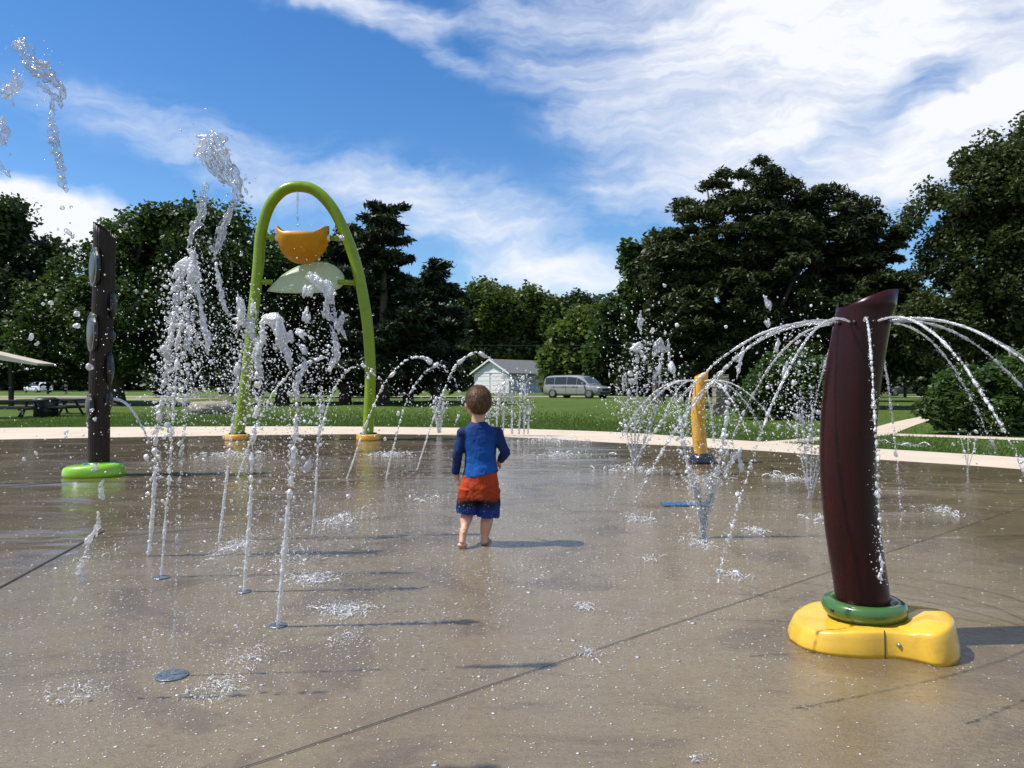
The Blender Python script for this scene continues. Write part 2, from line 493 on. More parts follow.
    # side path & walk on the right
    def strip_path(lo, up, name, lab, z=-0.022):
        a = spline([G(*p) for p in lo], 30); c_ = spline([G(*p) for p in up], 30)
        mb = MB()
        va = [mb.bm.verts.new((p.x, p.y, z)) for p in a]; vb = [mb.bm.verts.new((p.x, p.y, z)) for p in c_]
        for i in range(29): mb.bm.faces.new((va[i], va[i + 1], vb[i + 1], vb[i]))
        tag(mb.build(name, dry), lab, kind='structure')
    strip_path([(690, 446), (790, 442.5), (872, 435.5), (893, 433), (905, 428), (925, 421), (948, 415), (985, 408)], [(680, 444), (790, 438.5), (860, 431), (872, 427), (895, 421), (920, 416), (944, 411), (980, 405)], 'path', 'pale concrete path curving away right of the dark column')
    strip_path([(893, 434.8), (960, 437), (1024, 439.5), (1150, 445)], [(893, 432.6), (960, 434.6), (1024, 437), (1150, 442)], 'footpath', 'narrow pale walk crossing the lawn at the right', -0.018)
    # gravel road far behind
    rm = pmat('road_gravel', (0.30, 0.27, 0.22), 0.9, vary=0.2, scale=3)
    mb = MB()
    mb.poly([(-120, 60, -0.020), (12, 60.5, -0.020), (12, 64.5, -0.020), (-120, 66, -0.020)])
    mb.poly([(12, 60.5, -0.020), (60, 56, -0.020), (60, 60, -0.020), (12, 64.5, -0.020)])
    tag(mb.build('road', rm), 'pale park road running behind the lawn', kind='structure')
    tan = pmat('worn_grass', (0.21, 0.20, 0.09), 0.95, vary=0.3, scale=1.5)
    mb = MB(); mb.poly([(-60, 48, -0.024), (-22, 48, -0.024), (-20, 58, -0.024), (-60, 58, -0.024)])
    tag(mb.build('dry_ground', tan), 'worn tan grass beyond the picnic tables', kind='structure')
build_ground()

# grass blades along the border and across the near lawn (nobody could count them)
def build_grass():
    gm = leafmat('grass_blade', (0.04, 0.085, 0.010), (0.12, 0.19, 0.035), 0.3, 0.8)
    N = 120000
    ed = np.array([(p.x, p.y) for p in go])
    x = rng.uniform(-14, 13, N * 2)
    yed = np.interp(x, ed[:, 0], ed[:, 1])
    y = yed + 0.03 + rng.exponential(2.6, N * 2)
    keep = np.ones(len(x), bool)
    # keep off the paths
    def inpoly(x, y, poly):
        r = np.zeros(len(x), bool); j = len(poly) - 1
        for i in range(len(poly)):
            xi, yi = poly[i]; xj, yj = poly[j]
            c = ((yi > y) != (yj > y)) & (x < (xj - xi) * (y - yi) / (yj - yi + 1e-12) + xi)
            r ^= c; j = i
        return r
    for lo, up in (([(690, 446), (790, 442.5), (872, 435.5), (893, 433), (905, 428), (925, 421), (948, 415), (985, 408)], [(680, 444), (790, 438.5), (860, 431), (872, 427), (895, 421), (920, 416), (944, 411), (980, 405)]),
                   ([(893, 434.8), (960, 437), (1024, 439.5), (1150, 445)], [(893, 432.6), (960, 434.6), (1024, 437), (1150, 442)])):
        pl = [tuple(G(*p))[:2] for p in lo] + [tuple(G(*p))[:2] for p in up[::-1]]
        keep &= ~inpoly(x, y, pl)
    x, y = x[keep][:N], y[keep][:N]
    n = len(x)
    a = rng.uniform(0, 2 * np.pi, n); h = rng.uniform(0.03, 0.085, n); w = rng.uniform(0.004, 0.009, n) * (1 + (y - 12) * 0.06)
    lx = rng.normal(0, 0.025, n); ly = rng.normal(0, 0.025, n)
    V = np.zeros((n, 3, 3))
    V[:, 0] = np.c_[x - np.cos(a) * w, y - np.sin(a) * w, np.full(n, -0.03)]
    V[:, 1] = np.c_[x + np.cos(a) * w, y + np.sin(a) * w, np.full(n, -0.03)]
    V[:, 2] = np.c_[x + lx, y + ly, h - 0.03]
    o = npmesh('grass', V.reshape(-1, 3), np.arange(n * 3).reshape(-1, 3), gm)
    tag(o, 'short green grass blades of the lawn beyond the pad', 'grass', kind='stuff')
build_grass()

# ================================================================ TREES
def leaves(cent, rad, per, size, flat=1.0, elong=1.6, droop=0.0, shell=0.55):
    """cent (K,3) clump centres, rad (K,), returns verts, faces of leaf quads"""
    K = len(cent)
    idx = np.repeat(np.arange(K), per)
    n = len(idx)
    d = rng.normal(size=(n, 3)); d /= np.linalg.norm(d, axis=1)[:, None]
    r = (shell + (1 - shell) * rng.random(n)) * rad[idx] * (0.75 + 0.5 * rng.random(n))
    p = d * r[:, None]; p[:, 2] *= flat
    p[:, 2] -= droop * (p[:, 0] ** 2 + p[:, 1] ** 2) / (rad[idx] + 1e-6)
    p += cent[idx]
    u = rng.normal(size=(n, 3)); u[:, 2] *= 0.6; u /= np.linalg.norm(u, axis=1)[:, None]
    w = np.cross(u, rng.normal(size=(n, 3)) + np.array([0, 0, 1.2])); w /= np.linalg.norm(w, axis=1)[:, None] + 1e-9
    s = size * (0.6 + 0.8 * rng.random(n))
    U = u * (s * elong / 2)[:, None]; W = w * (s / 2)[:, None]
    V = np.stack([p - U, p + W, p + U, p - W], 1).reshape(-1, 3)
    return V, np.arange(n * 4).reshape(-1, 4)

def in_blobs(blobs, K, crad, surf=0.6):
    """sample clump centres in the union of ellipsoid blobs (c, r)"""
    vol = np.array([b[1][0] * b[1][1] * b[1][2] for b in blobs]) ** 0.75
    idx = rng.choice(len(blobs), K, p=vol / vol.sum())
    d = rng.normal(size=(K, 3)); d /= np.linalg.norm(d, axis=1)[:, None]
    r = np.where(rng.random(K) < surf, rng.uniform(0.8, 1.0, K), rng.random(K) ** 0.5 * 0.85)
    c = np.array([b[0] for b in blobs])[idx]; rr = np.array([b[1] for b in blobs])[idx]
    return c + d * r[:, None] * rr

BARK = pmat('bark', (0.075, 0.058, 0.043), 0.9, vary=0.35, scale=6, bump=0.8, bscale=20)

def tree(name, label, cat, group, base, blobs, K, crad, per, size, lm, flat=1.0, elong=1.6, droop=0.0, trunk_r=0.35, lean=(0, 0), surf=0.6, nb=14, stems=1, shell=0.55):
    """base Vector on the ground, blobs in world coordinates"""
    root = empty(name, base)
    tag(root, label, cat, group)
    cc = in_blobs(blobs, K, crad, surf) - np.array(base)
    rad = crad * rng.uniform(0.55, 1.35, K)
    V, Fc = leaves(cc, rad, per, size, flat, elong, droop, shell)
    V[:, 2] = np.maximum(V[:, 2], 0.05)
    npmesh('crown', V, Fc, lm, root)
    mb = MB()
    top = max(b[0][2] for b in blobs) - base[2]
    mx = sum(b[0][0] for b in blobs) / len(blobs) - base[0]
    for s in range(stems):
        ox, oy = (0, 0) if stems == 1 else (random.uniform(-1, 1) * trunk_r * 3, random.uniform(-1, 1) * trunk_r * 2)
        pts = spline([(ox, oy, -0.1), (ox * 1.1 + lean[0] * .3, oy, top * .3), (mx * .4 + ox * 1.6 + lean[0], oy, top * .65), (mx * .8 + ox * 2, oy * 1.5, top)], 12)
        mb.tube(pts, [trunk_r * (1.25 if i == 0 else 1 - 0.085 * i) for i in range(12)], 9)
        for k in range(nb // stems):
            c = Vector(cc[random.randrange(K)])
            i = random.randint(3, 9); a = pts[i]
            mid = a.lerp(c, 0.5) + Vector((0, 0, random.uniform(-.3, .5)))
            mb.tube(spline([a, mid, c], 6), [trunk_r * (0.42 - 0.065 * q) for q in range(6)], 6)
    mb.build('trunk', BARK, root, True)
    return root

def B(px, py, rx, ry, D, rd=None, dy=0.0):
    c = P(px, py, D + dy)
    k = (D + dy) / F
    return ((c.x, c.y, c.z), (rx * k, (rd if rd else (rx + ry) / 2) * k, ry * k))

LM = dict(
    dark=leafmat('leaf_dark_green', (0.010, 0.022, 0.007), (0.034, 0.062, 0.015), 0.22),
    mid=leafmat('leaf_mid_green', (0.016, 0.036, 0.009), (0.055, 0.098, 0.022), 0.3),
    light=leafmat('leaf_light_green', (0.040, 0.078, 0.014), (0.115, 0.165, 0.035), 0.35),
    cedar=leafmat('leaf_cedar', (0.014, 0.024, 0.008), (0.050, 0.066, 0.018), 0.15, 0.5),
    olive=leafmat('leaf_olive', (0.017, 0.030, 0.009), (0.064, 0.086, 0.024), 0.25),
    pine=leafmat('needle_pine', (0.008, 0.018, 0.008), (0.028, 0.046, 0.018), 0.12),
    yellow=leafmat('leaf_yellow_green', (0.026, 0.050, 0.010), (0.085, 0.122, 0.026), 0.3),
    shrub=leafmat('leaf_shrub', (0.020, 0.046, 0.012), (0.070, 0.125, 0.030), 0.3),
)
TG = 'trees around the park lawn'
def build_trees():
    # far left
    tree('leafy_tree', 'dark leafy tree at the left edge behind the picnic shelter', 'tree', TG, (-29.2, 42, 0),
         [B(0, 240, 55, 45, 42), B(-60, 260, 80, 80, 42), B(30, 300, 60, 60, 42), B(-10, 330, 90, 50, 42), B(60, 330, 50, 45, 42)], 330, 1.0, 260, 0.18, LM['dark'], trunk_r=.45)
    tree('leafy_tree', 'broad dark green tree right behind the tall brown ribbed column', 'tree', TG, (-19.8, 38, 0),
         [B(190, 265, 68, 62, 38), B(135, 270, 40, 52, 38), B(95, 300, 40, 45, 38), B(230, 300, 55, 60, 38), B(160, 320, 90, 50, 38), B(60, 330, 45, 50, 39), B(215, 245, 38, 40, 38)], 480, 0.85, 290, 0.145, LM['mid'], trunk_r=.45)
    tree('leafy_tree', 'dark tree seen through the green arch behind the tipping bucket', 'tree', TG, (-12.4, 41, 0),
         [B(290, 300, 60, 50, 41), B(265, 275, 30, 40, 41), B(325, 320, 50, 60, 41), B(300, 345, 70, 35, 41)], 260, 0.9, 240, 0.17, LM['dark'], trunk_r=.35)
    # pines
    def pine(label, px, top, basey, D, spread, n, seed, gap=1.0):
        rs = np.random.default_rng(seed)
        b = Vector(((px - 512) / F * D, D, 0)); ht = P(px, top, D).z
        root = empty('pine_tree', b); tag(root, label, 'tree', TG)
        mb = MB(); mb.tube([(0, 0, -.1), (0.05, 0, ht * .5), (-0.05, 0, ht)], [0.34, 0.2, 0.04], 9)
        cs = []; rr = []
        for k in range(n):
            f = (k / n) ** 0.9
            z = ht * (0.99 - 0.86 * f)
            a = rs.uniform(0, 2 * np.pi)
            L = spread * (0.16 + 0.9 * min(1, f * 1.6)) * rs.uniform(0.5, 1.1)
            e = Vector((math.cos(a) * L, math.sin(a) * L, z + L * rs.uniform(-0.05, 0.22)))
            mb.tube([(0, 0, z), e * 0.5 + Vector((0, 0, z * .5 - .1)), e], [0.07 * (1 - .6 * (1 - f)), .045, .015], 5)
            for q in range(int(2 + L * 2.2)):
                u = 0.3 + 0.7 * (q + rs.random()) / (2 + L * 2.2)
                c = Vector((0, 0, z)).lerp(e, u)
                cs.append((c.x + rs.normal(0, .22), c.y + rs.normal(0, .22), c.z + rs.normal(0, .1) + .08)); rr.append(rs.uniform(.32, .62) * gap)
        V, Fc = leaves(np.array(cs), np.array(rr), 130, 0.11, 0.38, 3.6, 0.1, 0.2)
        npmesh('crown', V, Fc, LM['pine'], root)
        mb.build('trunk', BARK, root, True)
    pine('tall ragged pine right of the green arch with open horizontal branches', 383, 206, 405, 37, 3.0, 74, 3)
    pine('pine top just beside the right curve of the green arch', 345, 226, 405, 40, 2.3, 60, 5)
    pine('shorter pointed pine on the right side of the tall ragged pine', 436, 266, 400, 42, 2.3, 60, 9, 1.2)
    pine('dense lower pine between the tall ragged pine and the shorter pointed one', 408, 280, 402, 44, 3.1, 70, 12, 1.3)
    # centre
    tree('leafy_tree', 'yellow green tree with open crown rising behind the white garage', 'tree', TG, (-1.7, 112, 0),
         [B(505, 310, 42, 30, 112), B(475, 325, 30, 35, 112), B(535, 330, 34, 34, 112), B(480, 365, 35, 28, 112), B(520, 360, 40, 25, 112)], 300, 1.5, 130, 0.42, LM['yellow'], trunk_r=.6)
    tree('leafy_tree', 'dark tree between the yellow green tree and the bright round tree', 'tree', TG, (7.5, 114, 0),
         [B(552, 320, 26, 26, 114), B(560, 350, 28, 40, 114), B(585, 320, 24, 24, 114)], 190, 1.4, 130, 0.42, LM['dark'], trunk_r=.5)
    tree('leafy_tree', 'bright green rounded tree directly behind the silver minivan', 'tree', TG, (8.2, 72, 0),
         [B(582, 345, 30, 30, 72), B(565, 365, 24, 24, 72), B(600, 365, 26, 26, 72), B(590, 325, 16, 16, 72)], 260, 1.0, 140, 0.32, LM['light'], trunk_r=.4)
    tree('leafy_tree', 'green tree right of the minivan below the big cedar edge', 'tree', TG, (11.5, 66, 0),
         [B(620, 330, 28, 32, 66), B(640, 355, 34, 38, 66), B(612, 360, 24, 28, 66), B(670, 360, 34, 34, 66)], 270, 1.0, 150, 0.3, LM['mid'], trunk_r=.4)
    tree('small_tree', 'small pale green tree left of the white garage', 'tree', TG, (-6.6, 103, 0),
         [B(463, 372, 12, 18, 103), B(470, 385, 14, 10, 103), B(455, 385, 12, 10, 103)], 90, 0.7, 120, 0.3, LM['yellow'], trunk_r=.2)
    # cedar group
    tree('leafy_tree', 'lighter leafy tree poking out left of the huge cedar', 'tree', TG, (7.6, 40, 0),
         [B(650, 262, 26, 25, 40), B(672, 290, 34, 40, 40), B(640, 300, 18, 22, 40)], 150, 0.6, 150, 0.19, LM['mid'], trunk_r=.25)
    tree('cedar_tree', 'huge dark cedar with layered crown behind the yellow column', 'tree', TG, (11.2, 33, 0),
         [B(752, 182, 46, 20, 33), B(705, 205, 26, 10, 33), B(815, 205, 22, 10, 33), B(742, 235, 78, 36, 33), B(690, 262, 48, 38, 33), B(820, 222, 52, 36, 33), B(862, 240, 38, 34, 33),
          B(715, 310, 75, 48, 33), B(800, 290, 90, 55, 33), B(868, 290, 48, 50, 33), B(760, 345, 95, 35, 33), B(690, 350, 40, 30, 33), B(840, 345, 60, 28, 33)], 900, 0.60, 270, 0.085, LM['cedar'], flat=.42, elong=3.0, droop=.25, trunk_r=.5, nb=24, stems=3, surf=.7, shell=.3)
    tree('oak_tree', 'big olive green oak towering at the right edge of the view', 'tree', TG, (19.8, 28, 0),
         [B(1010, 185, 58, 48, 28), B(1075, 195, 90, 90, 28), B(955, 215, 42, 28, 28), B(990, 250, 62, 42, 28), B(985, 305, 60, 48, 28), B(1060, 300, 90, 80, 28), B(940, 320, 34, 30, 28), B(1000, 350, 70, 25, 28)], 700, 0.55, 260, 0.10, LM['olive'], trunk_r=.5, nb=40)
    tree('leafy_tree', 'dark leafy tree filling the gap between cedar and oak', 'tree', TG, (18.5, 45, 0),
         [B(905, 320, 40, 30, 45), B(880, 345, 50, 25, 45), B(940, 345, 40, 25, 45)], 200, 0.8, 150, 0.22, LM['dark'], trunk_r=.35)
    # shrubs
    tree('shrub', 'large rounded green shrub on the lawn at the right edge', 'shrub', 'shrubs on the lawn', (9.4, 15.6, 0),
         [B(985, 392, 46, 26, 15.6), B(1035, 388, 50, 32, 15.6), B(950, 405, 26, 22, 15.6), B(1000, 410, 60, 18, 15.6)], 240, 0.24, 150, 0.06, LM['shrub'], trunk_r=.05, nb=20, elong=2.2)
    tree('shrub', 'dense shrub behind the sandstone pillar left of the dark red column', 'shrub', 'shrubs on the lawn', (7.9, 22, 0),
         [B(792, 385, 42, 28, 22), B(764, 402, 24, 14, 22), B(815, 400, 30, 22, 22)], 200, 0.34, 140, 0.09, LM['shrub'], trunk_r=.06, nb=14)
    # distant hedge line that closes the view under the crowns
    i = 0
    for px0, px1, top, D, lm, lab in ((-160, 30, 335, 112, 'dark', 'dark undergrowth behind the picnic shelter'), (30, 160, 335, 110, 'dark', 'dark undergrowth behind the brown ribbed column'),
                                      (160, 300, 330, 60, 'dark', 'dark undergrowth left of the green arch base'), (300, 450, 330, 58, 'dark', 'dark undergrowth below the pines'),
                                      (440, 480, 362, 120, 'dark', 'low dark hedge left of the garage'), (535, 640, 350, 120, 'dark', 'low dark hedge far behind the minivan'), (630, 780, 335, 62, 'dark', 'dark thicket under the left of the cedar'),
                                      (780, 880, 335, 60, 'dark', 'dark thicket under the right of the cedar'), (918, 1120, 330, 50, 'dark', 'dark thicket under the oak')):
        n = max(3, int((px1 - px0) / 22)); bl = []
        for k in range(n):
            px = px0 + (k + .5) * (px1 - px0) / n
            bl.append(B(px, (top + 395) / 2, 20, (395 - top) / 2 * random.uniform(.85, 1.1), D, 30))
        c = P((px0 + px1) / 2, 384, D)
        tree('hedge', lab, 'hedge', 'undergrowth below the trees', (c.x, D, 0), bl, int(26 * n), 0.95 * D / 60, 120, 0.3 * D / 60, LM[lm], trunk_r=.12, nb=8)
build_trees()

# ================================================================ SPLASH FEATURES
GREEN = pmat('lime_paint', (0.180, 0.280, 0.002), 0.3, coat=0.1, spec=.35, vary=0.08, dirt=(0.10, 0.17, 0.02), dirt_amt=0.25, dscale=3)
DGREEN = pmat('leaf_green_paint', (0.045, 0.12, 0.028), 0.25, coat=0.4, vary=0.1)
YELLOW = pmat('yellow_plastic', (0.66, 0.40, 0.035), 0.3, coat=0.3, vary=0.07, dirt=(0.30, 0.17, 0.03), dirt_amt=0.4, dscale=9, bump=0.05, bscale=90)
OCHRE = pmat('ochre_paint', (0.62, 0.33, 0.03), 0.35, coat=0.3, vary=0.1, dirt=(0.30, 0.15, 0.02), dirt_amt=0.4, dscale=6)
ORANGE = pmat('orange_fibreglass', (0.55, 0.24, 0.006), 0.4, coat=0.0, spec=.3, vary=0.14, scale=3, dirt=(0.32, 0.13, 0.01), dirt_amt=0.4, dscale=3)
STEEL = pmat('steel', (0.5, 0.5, 0.5), 0.3, metal=1.0)
BLACKP = pmat('black_plastic', (0.015, 0.015, 0.017), 0.4)
GLASSY = pmat('lens_plastic', (0.05, 0.062, 0.066), 0.4, coat=0.0, vary=0.3, scale=5)
NOZ = pmat('nozzle_cap_blue_grey', (0.12, 0.15, 0.18), 0.25, metal=0.3, vary=0.35, scale=90, bump=0.3)

def grainmat(name, c0, c1, rough, coat=0.3, streak=1.0):
    m, t, b, o = mat(name)
    tc = t.new('ShaderNodeTexCoord').outputs['Object']
    n = t.noise(t.mapping(tc, scale=(28, 28, 0.7)), 1.0, 5, 0.65, 0.3).outputs[0]
    n2 = t.noise(tc, 5, 6, 0.7).outputs[0]
    c = t.mix(t.rng(n, 0.32, 0.68), (*c0, 1), (*c1, 1))
    c = t.mix(t.math('MULTIPLY', t.rng(n2, 0.5, 0.75), 0.4), c, tuple(v * 0.5 for v in c0) + (1,))
    t.l.new(c, b.inputs['Base Color'])
    t.l.new(t.rng(n2, 0.3, 0.7, rough * .7, rough * 1.4), b.inputs['Roughness'])
    b.inputs['Coat Weight'].default_value = coat; b.inputs['Coat Roughness'].default_value = 0.1
    bp = t.new('ShaderNodeBump'); bp.inputs['Strength'].default_value = 0.5 * streak; bp.inputs['Distance'].default_value = 0.004
    t.l.new(n, bp.inputs['Height']); t.l.new(bp.outputs[0], b.inputs['Normal'])
    return m
MAROON = grainmat('maroon_gelcoat', (0.015, 0.003, 0.003), (0.031, 0.005, 0.005), 0.26, 0.0, 0.15)
BROWN = grainmat('brown_ribbed', (0.012, 0.008, 0.006), (0.034, 0.022, 0.016), 0.45, 0.0, 1.0)
for _m in (MAROON, BROWN): _m.node_tree.nodes['Principled BSDF'].inputs['Specular IOR Level'].default_value = 0.22

def column_mesh(cl, rad, cut, n=40, wall=0.008, ribs=0, ribd=0.0):
    """hollow leaning column along centreline cl; its last ring is cut on a slant: cut(x) gives extra z"""
    rs = []
    m = len(cl)
    def ring(p, r, last=False):
        out = []
        for k in range(n):
            a = 2 * math.pi * k / n
            rr = r * (1 + ribd * math.cos(a * ribs)) if ribs else r
            x, y = rr * math.cos(a), rr * math.sin(a)
            q = Vector((p.x + x, p.y + y, p.z))
            if last: q.z += cut(x / r, y / r)
            out.append(q)
        return out
    for i, p in enumerate(cl): rs.append(ring(p, rad[i], i == m - 1))
    inner = []
    last = ring(cl[-1], rad[-1] - wall, True)
    inner.append(last)
    for i in range(m - 2, m - 6, -1): inner.append(ring(cl[i], rad[i] - wall))
    return rs + inner

def feature_dark_red():
    base = Vector(((864 - 512) / F * 2.97, 2.97, 0))
    root = empty('water_column', base)
    tag(root, 'dark red curved water column on a yellow base spraying a ring of thin jets', 'spray column')
    D = 2.97
    pts = []
    for px, py in [(864, 622), (861.5, 590), (853.5, 537), (848.2, 483), (848, 430), (853, 377), (862, 323), (867, 303)]:
        pts.append(P(px, py, D) - base)
    cl = spline(pts, 26)
    cl = [Vector((p.x, 0, p.z)) for p in cl]
    rad = [0.099 + 0.006 * (i / 25) for i in range(26)]
    rad[-1] = .111; rad[-2] = .108
    mb = MB()
    mb.rings(column_mesh(cl, rad, lambda x, y: 0.034 * x - 0.03 * y, 48), cap=False)
    col = mb.build('column', MAROON, root, True)
    # spout holes around the top
    mb = MB()
    for k in range(10):
        a = 2 * math.pi * k / 10 + .3
        c = cl[-5]
        mb.tube([(c.x + math.cos(a) * .098, math.sin(a) * .098, 0.234 + 1.0), (c.x + math.cos(a) * .114, math.sin(a) * .114, 1.236)], [.008, .006], 10)
    mb.build('nozzle', BLACKP, col, True)
    # green ring
    mb = MB()
    prof = [(r_ * .93, z_ - .022) for r_, z_ in [(0.095, 0.112), (0.118, 0.112), (0.148, 0.120), (0.163, 0.138), (0.168, 0.158), (0.160, 0.175), (0.144, 0.184), (0.128, 0.184), (0.114, 0.180), (0.106, 0.172)]]
    mb.lathe(prof, (0, 0, 0), 56)
    rg = mb.build('collar', DGREEN, root, True)
    mb = MB().tube([(-0.143, -.052, .132), (-0.149, -.055, .132)], .008, 10)
    mb.build('bolt', BLACKP, rg, True)
    # yellow kidney foot, two halves
    ol = [(1.085, 2.97), (1.10, 2.87), (1.165, 2.80), (1.28, 2.765), (1.385, 2.765), (1.455, 2.73), (1.50, 2.685), (1.553, 2.69), (1.61, 2.735), (1.665, 2.83), (1.672, 2.92), (1.64, 3.04), (1.58, 3.12), (1.48, 3.17), (1.36, 3.2), (1.22, 3.18), (1.12, 3.08)]
    loop = spline([Vector((x, y, 0)) - base for x, y in ol + [ol[0]]], 97)[:-1]
    cen = sum(loop, Vector()) / len(loop)
    def top(p):        # height of the shoulder: lower at left, a raised lobe at right
        return 0.096 + 0.040 * max(0, min(1, (p.x - 0.08) / 0.14)) * max(0.3, min(1, (0.2 - p.y) / 0.25)) - 0.02 * max(0, min(1, (-p.x - .12) / .15))
    lv = [(1.0, 0.0), (1.0, 0.15), (0.985, 0.40), (0.955, 0.70), (0.935, 0.90), (0.91, 0.98), (0.87, 1.0), (0.6, 1.0)]
    rs = []
    for k, h in lv:
        r = []
        for p in loop:
            q = cen + (p - cen) * k
            r.append(Vector((q.x, q.y, top(p) * h if h < 1.0 or True else 0)))
        rs.append(r)
    rs.append([Vector((cen.x + (p.x - cen.x) * .35, cen.y + (p.y - cen.y) * .35, 0.112)) for p in loop])
    rs[-1] = [Vector((p.x, p.y, 0.1)) for p in rs[-1]]
    mb = MB().rings(rs, cap=True)
    ft = mb.build('foot', YELLOW, root, True)
    # seam between the halves and its bolt, both on the front face
    sx = -0.010
    near = min(loop, key=lambda p: abs(p.x - sx) + (10 if p.y > 0 else 0))
    mb = MB()
    path = []
    for k, h in lv[:7]:
        q = cen + (near - cen) * k
        path.append((q.x, q.y - 0.0005, top(near) * h))
    mb.tube(path, 0.0022, 6)
    mb.build('seam', BLACKP, ft)
    nb_ = min(loop, key=lambda p: abs(p.x - 0.025) + (10 if p.y > 0 else 0))
    q = cen + (nb_ - cen) * 0.995
    MB().tube([(q.x, q.y + .004, .052), (q.x, q.y - .005, .052)], [.008, .006], 12).build('bolt', STEEL, ft, True)
feature_dark_red()

def feature_brown():
    D = 8.35
    base = Vector(((98 - 512) / F * D, D, 0))
    root = empty('water_column', base)
    tag(root, 'tall brown ribbed column with round side lenses on a lime green foot', 'spray column')
    pts = [P(px, py, D) - base for px, py in [(99, 474), (99.2, 430), (100, 380), (102, 330), (104, 280), (104.8, 230)]]
    cl = [Vector((p.x, 0, p.z)) for p in spline(pts, 30)]
    rad = [0.104 + 0.006 * i / 29 for i in range(30)]
    col = MB().rings(column_mesh(cl, rad, lambda x, y: -0.085 * x, 96, ribs=24, ribd=0.02), cap=False).build('column', BROWN, root, True)
    # lenses: a dark toothed ring with a bulging grey lens
    def lens(px, py, r, side, face):
        z = 1 - (py - 384) / F * D
        i = min(range(30), key=lambda k: abs(cl[k].z - z))
        a = face
        n = Vector((math.cos(a), math.sin(a), 0)); c = Vector((cl[i].x, 0, z)) + n * (rad[i] - 0.012)
        t1 = Vector((-n.y, n.x, 0)); t2 = Vector((0, 0, 1))
        mb = MB(); rs = []
        for rr, h in ((1.0, -.02), (1.04, .0), (1.0, .018), (.86, .022), (.8, .01)):
            rs.append([c + (t1 * math.cos(2 * math.pi * k / 40) + t2 * math.sin(2 * math.pi * k / 40)) * r * (rr + (.05 if (k // 2) % 2 else 0) * (1 if rr > .9 else 0)) + n * h for k in range(40)])
        mb.rings(rs, True)
        ln = mb.build('lens_ring', BLACKP, root, False)
        mb = MB(); rs = []
        for q in range(6):
            b_ = q / 5 * math.pi / 2
            rs.append([c + (t1 * math.cos(2 * math.pi * k / 32) + t2 * math.sin(2 * math.pi * k / 32)) * r * .82 * max(.02, math.cos(b_)) + n * (.01 + .035 * math.sin(b_)) for k in range(32)])
        mb.rings(rs, True).build('lens', GLASSY, ln, True)
    lens(98, 268, 0.21, -1, R(219)); lens(95, 333, 0.21, -1, R(219)); lens(93, 406, 0.14, -1, R(216))
    lens(114, 305, 0.15, 1, R(25)); lens(115, 336, 0.07, 1, R(20)); lens(113, 368, 0.17, 1, R(24)); lens(114, 400, 0.10, 1, R(20))
    mb = MB().lathe([(0.10, 0.08), (0.17, 0.08), (0.185, 0.105), (0.18, 0.135), (0.16, 0.148), (0.10, 0.15)], (0.03, 0, 0), 40)
    mb.build('collar', DGREEN, root, True)
    mb = MB(); rs = []
    for r_, z_ in [(0.295, 0), (0.30, 0.03), (0.295, 0.075), (0.282, 0.108), (0.26, 0.122), (0.22, 0.128), (0.1, 0.128)]:
        rs.append([Vector((-.02 + r_ * math.cos(a) * (1 + .09 * math.cos(2 * a + .5) + .05 * math.cos(3 * a)), -.05 + r_ * math.sin(a) * (1 + .07 * math.cos(3 * a + 1)), z_ * (1 + .12 * math.cos(a)))) for a in [2 * math.pi * k / 64 for k in range(64)]])
    mb.rings(rs)
    mb.build('foot', GREEN_FOOT, root, True)
GREEN_FOOT = pmat('lime_plastic', (0.22, 0.50, 0.015), 0.25, coat=0.4, vary=0.07, dirt=(0.12, 0.25, 0.02), dirt_amt=.3)
feature_brown()

def feature_ochre():
    D = 9.6
    base = Vector(((702 - 512) / F * D, D, 0))
    root = empty('water_column', base)
    tag(root, 'short ochre yellow column with slanted top spraying arcs from its neck', 'spray column')
    pts = [P(px, py, D) - base for px, py in [(703, 462), (700, 445), (698.5, 425), (698, 408), (700, 390), (701.5, 374)]]
    cl = [Vector((p.x, 0, p.z)) for p in spline(pts, 20)]
    rad = [0.088 - 0.004 * i / 19 for i in range(20)]
    MB().rings(column_mesh(cl, rad, lambda x, y: 0.035 * x, 40), cap=False).build('column', OCHRE, root, True)
    MB().lathe([(0.15, 0), (0.16, 0.02), (0.15, 0.07), (0.12, 0.11), (0.085, 0.13)], (0, 0, 0), 36).build('foot', NAVY, root, True)
NAVY = pmat('navy_plastic', (0.012, 0.014, 0.03), 0.2, coat=.5)
feature_ochre()

